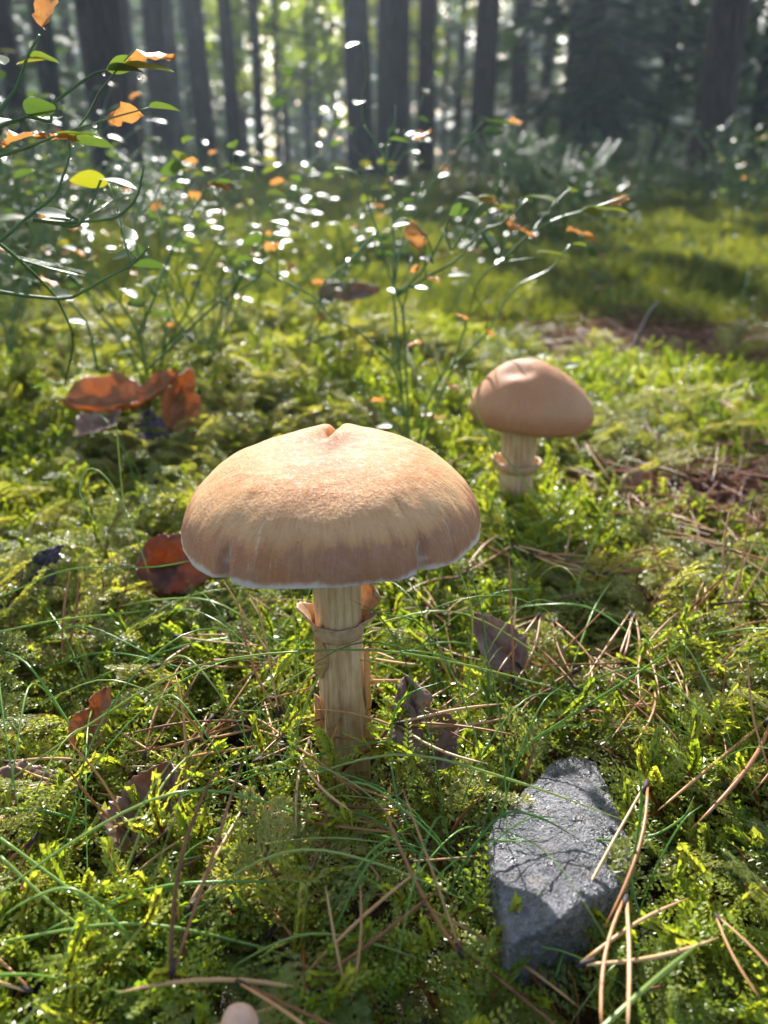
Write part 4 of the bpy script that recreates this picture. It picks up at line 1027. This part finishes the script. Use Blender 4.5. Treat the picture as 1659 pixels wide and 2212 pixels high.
# ------------------------------------------------------------------ trees
def sun_foot(x, y, z):
    """where the sun casts a point onto the ground"""
    k = z / math.tan(R(SUN_EL)); return x - k * math.sin(R(SUN_AZ)), y - k * math.cos(R(SUN_AZ))
def open_to_sun(x, y, z, m=.12):
    fx, fy = sun_foot(x, y, z); gx, gy = sun_foot(x, y, z - 2.0)
    return (-.60 - m < fx < .95 + m and -.3 < fy < 2.5 + m) or (z > 4.5 and -3.6 < gx < -.6 and 11.5 < gy < 20)
def trunk_mesh(rad, h, seed, sides=22, mat=BARK, flare=.35, lean=(0, 0)):
    n = 34; V = []
    zs = np.concatenate([np.linspace(-.25, 1.2, 14), np.linspace(1.6, h, n - 14)])
    for i, z in enumerate(zs):
        for j in range(sides):
            a = 2 * math.pi * j / sides
            r = rad * (1 - .75 * max(0, z) / h) * (1 + flare * math.exp(-max(0, z + .1) * 4.5) * (1 + .4 * math.sin(a * 4 + seed))) * (1 + .12 * fbm(math.cos(a) * 2 + seed, math.sin(a) * 2 + z * .8, seed, 3))
            V.append((r * math.cos(a) + lean[0] * z + .02 * math.sin(z * .9 + seed), r * math.sin(a) + lean[1] * z, z))
    return mk('trunk', V, grid_faces(n, sides, True), mat)
def spray(mb, p, d, L, r_, width=.05, droop=.35, step=.06):
    """a bough with flat side twigs of needles"""
    d = np.array(d, float); d /= np.linalg.norm(d); s = np.cross(d, [0, 0, 1.0]); s /= (np.linalg.norm(s) + 1e-6)
    n = max(4, int(L / step)); pts = [np.array(p) + d * L * t + np.array([0, 0, -droop * L * t * t]) for t in np.linspace(0, 1, n)]
    for i, q in enumerate(pts[:-1]):
        t = i / n; tl = L * .38 * (1 - t) ** .7 * r_.uniform(.6, 1.15) + .06
        mb.add([q + s * .012, pts[i + 1] + s * .010, pts[i + 1] - s * .010, q - s * .012], [(0, 1, 2, 3)], 0)
        for sg in (-1, 1):
            e = q + (s * sg * .8 + d * .65) * tl + np.array([0, 0, -.30 * tl * r_.uniform(.3, 1.5)])
            w = width * r_.uniform(.7, 1.2); m_ = q * .45 + e * .55
            o = d * w * .5 + np.array([0, 0, r_.uniform(-.3, .3) * w])
            mb.add([q, m_ + o, e, m_ - o], [(0, 1, 2, 3)], 0)
def conifer_crown(seed, z0, z1, reach, n, tree=(0, 0, 0), guard=True, width=.05, step=.07, mat=SPRUCE):
    r_ = random.Random(seed); mb = MB()
    for i in range(n):
        t = (i + r_.random()) / n; z = z0 + (z1 - z0) * t; a = r_.uniform(0, 6.28); L = reach * (1 - .8 * t) * r_.uniform(.6, 1.1) + .15
        if guard:
            bad = False
            for q in (.25, .6, 1.0):
                x_, y_ = tree[0] + math.cos(a) * L * q, tree[1] + math.sin(a) * L * q
                if open_to_sun(x_, y_, z + tree[2] - .2 * L, .22): bad = True
            if bad: continue
        spray(mb, (0, 0, z), (math.cos(a), math.sin(a), r_.uniform(-.15, .25)), L, r_, width, r_.uniform(.2, .5), step)
    return mb.mesh('crown', [mat], False)
def dead_branches(e, specs, seed):
    r_ = random.Random(seed)
    for (z, az, L, up) in specs:
        d = np.array([math.cos(az), math.sin(az), up]); p = np.array([0, 0, z]); n = 8
        t = np.linspace(0, 1, n)[:, None]; path = p + d * L * t + np.array([0, 0, .12 * L]) * t ** 2 + .03 * L * np.sin(t * 6 + seed) * np.array([1, 0, .6])
        mb = MB(); mb.tube(path, np.linspace(.014, .003, n), 5)
        for k in range(3):
            q = path[3 + k]; dd = d + np.array([r_.gauss(0, .5), r_.gauss(0, .5), r_.uniform(-.4, .3)]); mb.tube([q, q + dd * L * .15, q + dd * L * .28], [.006, .004, .002], 4)
        ob('dead_branch', mb.mesh('dead_branch', [BARK2]), e)
# (photo x of the foot, photo width, distance, spruce bark?, label)
TREES = [(255, 96, 5.2, 0, 'thick dark pine trunk, stoutest beside the bilberry shrubs'),
         (1512, 80, 5.6, 0, 'reddish-brown pine trunk with dead side branches beyond the right-hand moss'.replace('right-hand ', 'open ')),
         (782, 58, 7.5, 0, 'straight dark pine trunk, slimmer of the close pair by the bright gap'),
         (852, 70, 6.6, 0, 'dark pine trunk, thicker of the close pair behind the sparse shrub'),
         (920, 36, 10.0, 0, 'slender dark trunk just behind the close pair of pines'),
         (1035, 52, 8.2, 0, 'dim trunk standing in the hazy light beam'),
         (562, 22, 9.0, 1, 'thin pole-like trunk at the edge of the bright green gap'),
         (508, 32, 10.5, 0, 'slim dark trunk next to the thin pole-like one'),
         (452, 44, 9.6, 1, 'greyish trunk in the middle of the row of slim trunks'),
         (400, 26, 14.0, 0, 'thin brown trunk deep in the row of slim trunks'),
         (366, 48, 9.4, 1, 'greenish-grey trunk beside the thickest pine'),
         (140, 46, 8.6, 1, 'lichen-grey trunk behind the leafy twig tips'),
         (60, 40, 9.4, 0, 'dark trunk at the outer end of the row of pines'),
         (15, 30, 11.0, 0, 'outermost narrow trunk half hidden by bilberry twigs'),
         (310, 30, 13.0, 0, 'narrow trunk half hidden by the thickest pine'),
         (1112, 34, 12.0, 0, 'narrow trunk in blue shade beside the light beam'),
         (1165, 26, 14.0, 0, 'thin trunk in blue shade among spruce boughs'),
         (1222, 46, 11.0, 0, 'dark trunk behind the spruce boughs'),
         (1292, 40, 12.5, 0, 'trunk in the deepest shade behind the spruces'),
         (1400, 22, 13.0, 1, 'thin pale trunk beside the reddish pine'),
         (1622, 20, 9.0, 1, 'thin trunk behind the dead branches of the reddish pine'),
         (690, 14, 19.0, 1, 'distant thin stem inside the bright green gap'),
         (625, 16, 21.0, 0, 'distant stem near the edge of the bright green gap'),
         (985, 20, 17.0, 0, 'distant stem between the slender trunk and the light beam')]
for i, (px, w, D, sp, lab) in enumerate(TREES):
    x = W(px, 400, D).x; rad = w / 1661 * D / 1.089 / 2; y = D; z = H1(x, y) - .03
    h = 10.5 + (i * 37 % 50) / 18
    e = empty('spruce_tree' if sp else 'pine_tree', (x, y, z))
    ob('trunk', trunk_mesh(rad, h, i + 1, 24, BARK2 if sp else (BARK3 if i == 1 else BARK), .35, (rnd.uniform(-.02, .02), rnd.uniform(-.005, .005))), e)
    ob('crown', conifer_crown(i + 50, h * .45, h, 2.1, 70, (x, y, z), True, .18, .16), e)
    if i == 1: dead_branches(e, [(1.62, .1, 1.1, .1), (1.45, -.15, 1.3, -.05), (1.55, 2.9, .9, .05), (1.2, .5, .9, -.1), (.85, 2.6, .7, .0), (1.75, 3.4, .9, -.1)], 3)
    elif i > 3: dead_branches(e, [(rnd.uniform(.6, 3.2), rnd.uniform(0, 6.28), rnd.uniform(.5, 1.3), rnd.uniform(-.3, .1)) for _ in range(7)], i)
    tag(e, lab, 'tree', 'trees of the forest behind the mushrooms')
# low-branched spruces
SPR = [(1260, 8.6, 5.5, 1.35, 'young spruce with drooping green boughs beside the reddish pine'), (1420, 10.2, 6.5, 1.6, 'spruce with layered boughs behind the reddish pine'), (1630, 8.0, 5.0, 1.2, 'spruce with dark boughs behind the dead branches'), (1120, 14.5, 9, 1.7, 'tall spruce in blue shade behind the light beam'),
       (1330, 16, 10, 1.9, 'deep green spruce filling the shade between trunks'), (60, 13, 9, 1.8, 'dark spruce behind the outer row of trunks'), (300, 16, 10, 1.9, 'spruce filling the shade behind the thickest pine'), (420, 19, 11, 2.0, 'shaded spruce behind the row of slim trunks'), (180, 19, 11, 2.0, 'dense spruce deep behind the lichen-grey trunk'),
       (530, 22, 11, 2.1, 'spruce at the dark edge of the bright gap'), (930, 20, 11, 1.9, 'spruce behind the slender trunk'), (1520, 14, 9, 1.9, 'dense spruce behind the reddish pine'), (1040, 24, 11, 2.2, 'far spruce behind the dim trunk'), (1220, 22, 11, 2.2, 'far spruce closing the shaded wood'), (820, 26, 11, 2.2, 'far spruce behind the close pair of pines')]
for i, (px, D, h, reach, lab) in enumerate(SPR):
    x = W(px, 330, D).x; z = H1(x, D) - .03; e = empty('spruce_tree', (x, D, z))
    ob('trunk', trunk_mesh(.05 + .008 * h, h, 70 + i, 12, BARK2, .25), e)
    ob('crown', conifer_crown(200 + i, .45, h, reach, 130 if D < 15 else 110, (x, D, z), True, .05 + .003 * D, .06 + .004 * D), e)
    tag(e, lab, 'tree', 'spruces among the trunks')
# sunlit broad-leaved saplings in the gap
def broad_crown(seed, n, rx, h, lsize):
    r_ = np.random.default_rng(seed); mb = MB(); cl = [(r_.normal(0, rx * .45, 2), r_.uniform(.25, 1) * h, r_.uniform(.25, .6)) for _ in range(16)]
    for i in range(n):
        (cx_, cy_), cz, cr = cl[r_.integers(len(cl))]; o = r_.normal(0, 1, 3); o = o / np.linalg.norm(o) * cr * r_.random() ** .4
        p = np.array([cx_, cy_, cz]) + o; a = r_.normal(0, 1, 3); a /= np.linalg.norm(a); b_ = np.cross(a, [0, 0, 1.0]); b_ /= (np.linalg.norm(b_) + 1e-6); s = lsize * r_.uniform(.6, 1.3)
        mb.add([p - a * s, p + b_ * s * .55, p + a * s, p - b_ * s * .55], [(0, 1, 2, 3)], 0)
    return mb.mesh('crown', [BROAD], False)
BRD = [(600, 13, 4.5, 1.2, 'yellow-green sapling glowing in the sunlit gap'), (665, 15, 5, 1.5, 'sunlit leafy tree filling the bright gap'), (560, 18, 6, 1.8, 'broad-leaved tree shining behind the thin pole-like trunk'), (720, 19, 6, 1.6, 'bright leafy tree next to the straight pine'), (955, 17, 5, 1.3, 'leafy tree glittering behind the slender trunk'), (640, 24, 7, 2.2, 'far yellow-green tree deep in the gap'), (860, 22, 6.5, 1.8, 'far leafy tree behind the close pair of pines')]
for i, (px, D, h, rx, lab) in enumerate(BRD):
    x = W(px, 330, D).x; z = H1(x, D); e = empty('broadleaf_tree', (x, D, z))
    V, F = tube([(0, 0, -.1), (.05, 0, h * .4), (0, .05, h * .85)], [.05, .035, .01], 8); mbt = MB(); mbt.add(V, F)
    r_ = random.Random(i)
    for k in range(6):
        a = r_.uniform(0, 6.28); zz = h * r_.uniform(.25, .8); mbt.tube([(0, 0, zz), (math.cos(a) * rx * .4, math.sin(a) * rx * .4, zz + .3), (math.cos(a) * rx * .8, math.sin(a) * rx * .8, zz + .5)], [.02, .012, .004], 5)
    ob('trunk', mbt.mesh('trunk', [BARK2]), e); ob('crown', broad_crown(i + 5, 2600, rx, h, .05 + .002 * D), e)
    tag(e, lab, 'tree', 'broad-leaved trees in the bright gap')
# the wood far behind
def far_forest():
    mb = MB(); r_ = random.Random(77); tb = []
    for i in range(240):
        D = r_.uniform(27, 60); x = r_.uniform(-.75, .75) * D; z = H1(x, D) - .2; h = r_.uniform(7.5, 11)
        if abs(x / D + .12) < .035 and r_.random() < .6: continue
        mb.tube([(x, D, z), (x, D, z + h * .5), (x, D, z + h)], [.16, .11, .03], 5, 1)
        for k in range(46):
            t = r_.random() ** 1.2; a = r_.uniform(0, 6.28); L = 2.4 * (1 - .8 * t) * r_.uniform(.5, 1.1); zz = z + .3 + t * (h - .3)
            if open_to_sun(x + math.cos(a) * L * .6, D + math.sin(a) * L * .6, zz, .8): continue
            d = np.array([math.cos(a), math.sin(a), -.25]); s = np.array([-d[1], d[0], 0]); p = np.array([x, D, zz]); w = r_.uniform(.25, .5)
            mb.add([p, p + d * L * .55 + s * w, p + d * L + np.array([0, 0, -.2]), p + d * L * .55 - s * w], [(0, 1, 2, 3)], 0)
    o = ob('far_forest', mb.mesh('far_forest', [SPRUCE, BARK2], False)); tag(o, 'dim far wood of spruces closing the view between the trunks', 'forest', None, 'stuff')
far_forest()
# undergrowth bushes
def bush_mesh(seed, n, rx, h, ls):
    r_ = np.random.default_rng(seed); mb = MB()
    for i in range(n):
        a = r_.random() * 6.283; q = r_.random() ** .5; zz = h * (1 - q * q * .75) * r_.random() ** .55
        p = np.array([rx * q * math.cos(a), rx * q * math.sin(a), zz]); d = r_.normal(0, 1, 3) * np.array([1, 1, .45]); d /= np.linalg.norm(d); b_ = np.cross(d, [0.1, 0, 1.0]); b_ /= (np.linalg.norm(b_) + 1e-6); s = ls * r_.uniform(.6, 1.3)
        mb.add([p - d * s, p + b_ * s * .6, p + d * s, p - b_ * s * .6], [(0, 1, 2, 3)], 0)
    return mb.mesh('foliage', [BUSHL], False)
def bush_stems(seed, rx, h):
    r_ = random.Random(seed); mb = MB()
    for k in range(9):
        a = r_.uniform(0, 6.28); mb.tube([(0, 0, -.05), (math.cos(a) * rx * .3, math.sin(a) * rx * .3, h * .5), (math.cos(a) * rx * .7, math.sin(a) * rx * .7, h * .9)], [.006, .004, .002], 4)
    return mb.mesh('stem', [BSTEM])
BM = [(bush_mesh(s, 900, .34, .42, .016), bush_stems(s, .34, .42)) for s in range(4)]
rb = random.Random(12)
for i in range(36):
    if i < 17: x, y = None, rb.uniform(2.6, 6.5); x = rb.uniform(.12, .62) * y
    elif i < 28: y = rb.uniform(2.2, 6); x = rb.uniform(-.62, -.18) * y
    else: y = rb.uniform(6, 10); x = rb.uniform(-.5, .5) * y
    if y < 3.6 and x > .2 * y and rb.random() < .6: y += 2
    e = empty('bilberry_bush', (x, y, H1(x, y) - .04), (0, 0, rb.uniform(0, 6.28)), rb.uniform(.6, 1.25)); f, s = BM[i % 4]
    ob('foliage', f, e); ob('stem', s, e)
    tag(e, 'blue-green bilberry bush in the shaded undergrowth between the trunks', 'bush', 'undergrowth bushes between the trunks')

# ------------------------------------------------------------------ hazy forest air
def haze():
    V = [(x, y, z) for z in (-1.6, 15.0) for x, y in ((-72, -112), (72, -112), (72, 113), (-72, 113))]
    F = [(0, 3, 2, 1), (4, 5, 6, 7), (0, 1, 5, 4), (1, 2, 6, 5), (2, 3, 7, 6), (3, 0, 4, 7)]
    m = bpy.data.materials.new('haze'); m.use_nodes = True; t = m.node_tree; t.nodes.remove(t.nodes['Principled BSDF'])
    v = t.nodes.new('ShaderNodeVolumePrincipled'); v.inputs['Color'].default_value = (.72, .86, 1, 1); v.inputs['Density'].default_value = HAZE; v.inputs['Anisotropy'].default_value = .45
    t.links.new(v.outputs[0], t.nodes['Material Output'].inputs['Volume'])
    o = ob('haze', mk('haze', V, F, m, smooth=False)); tag(o, 'thin sunlit haze in the forest air', 'haze', None, 'stuff')
HAZE = .0048
haze()
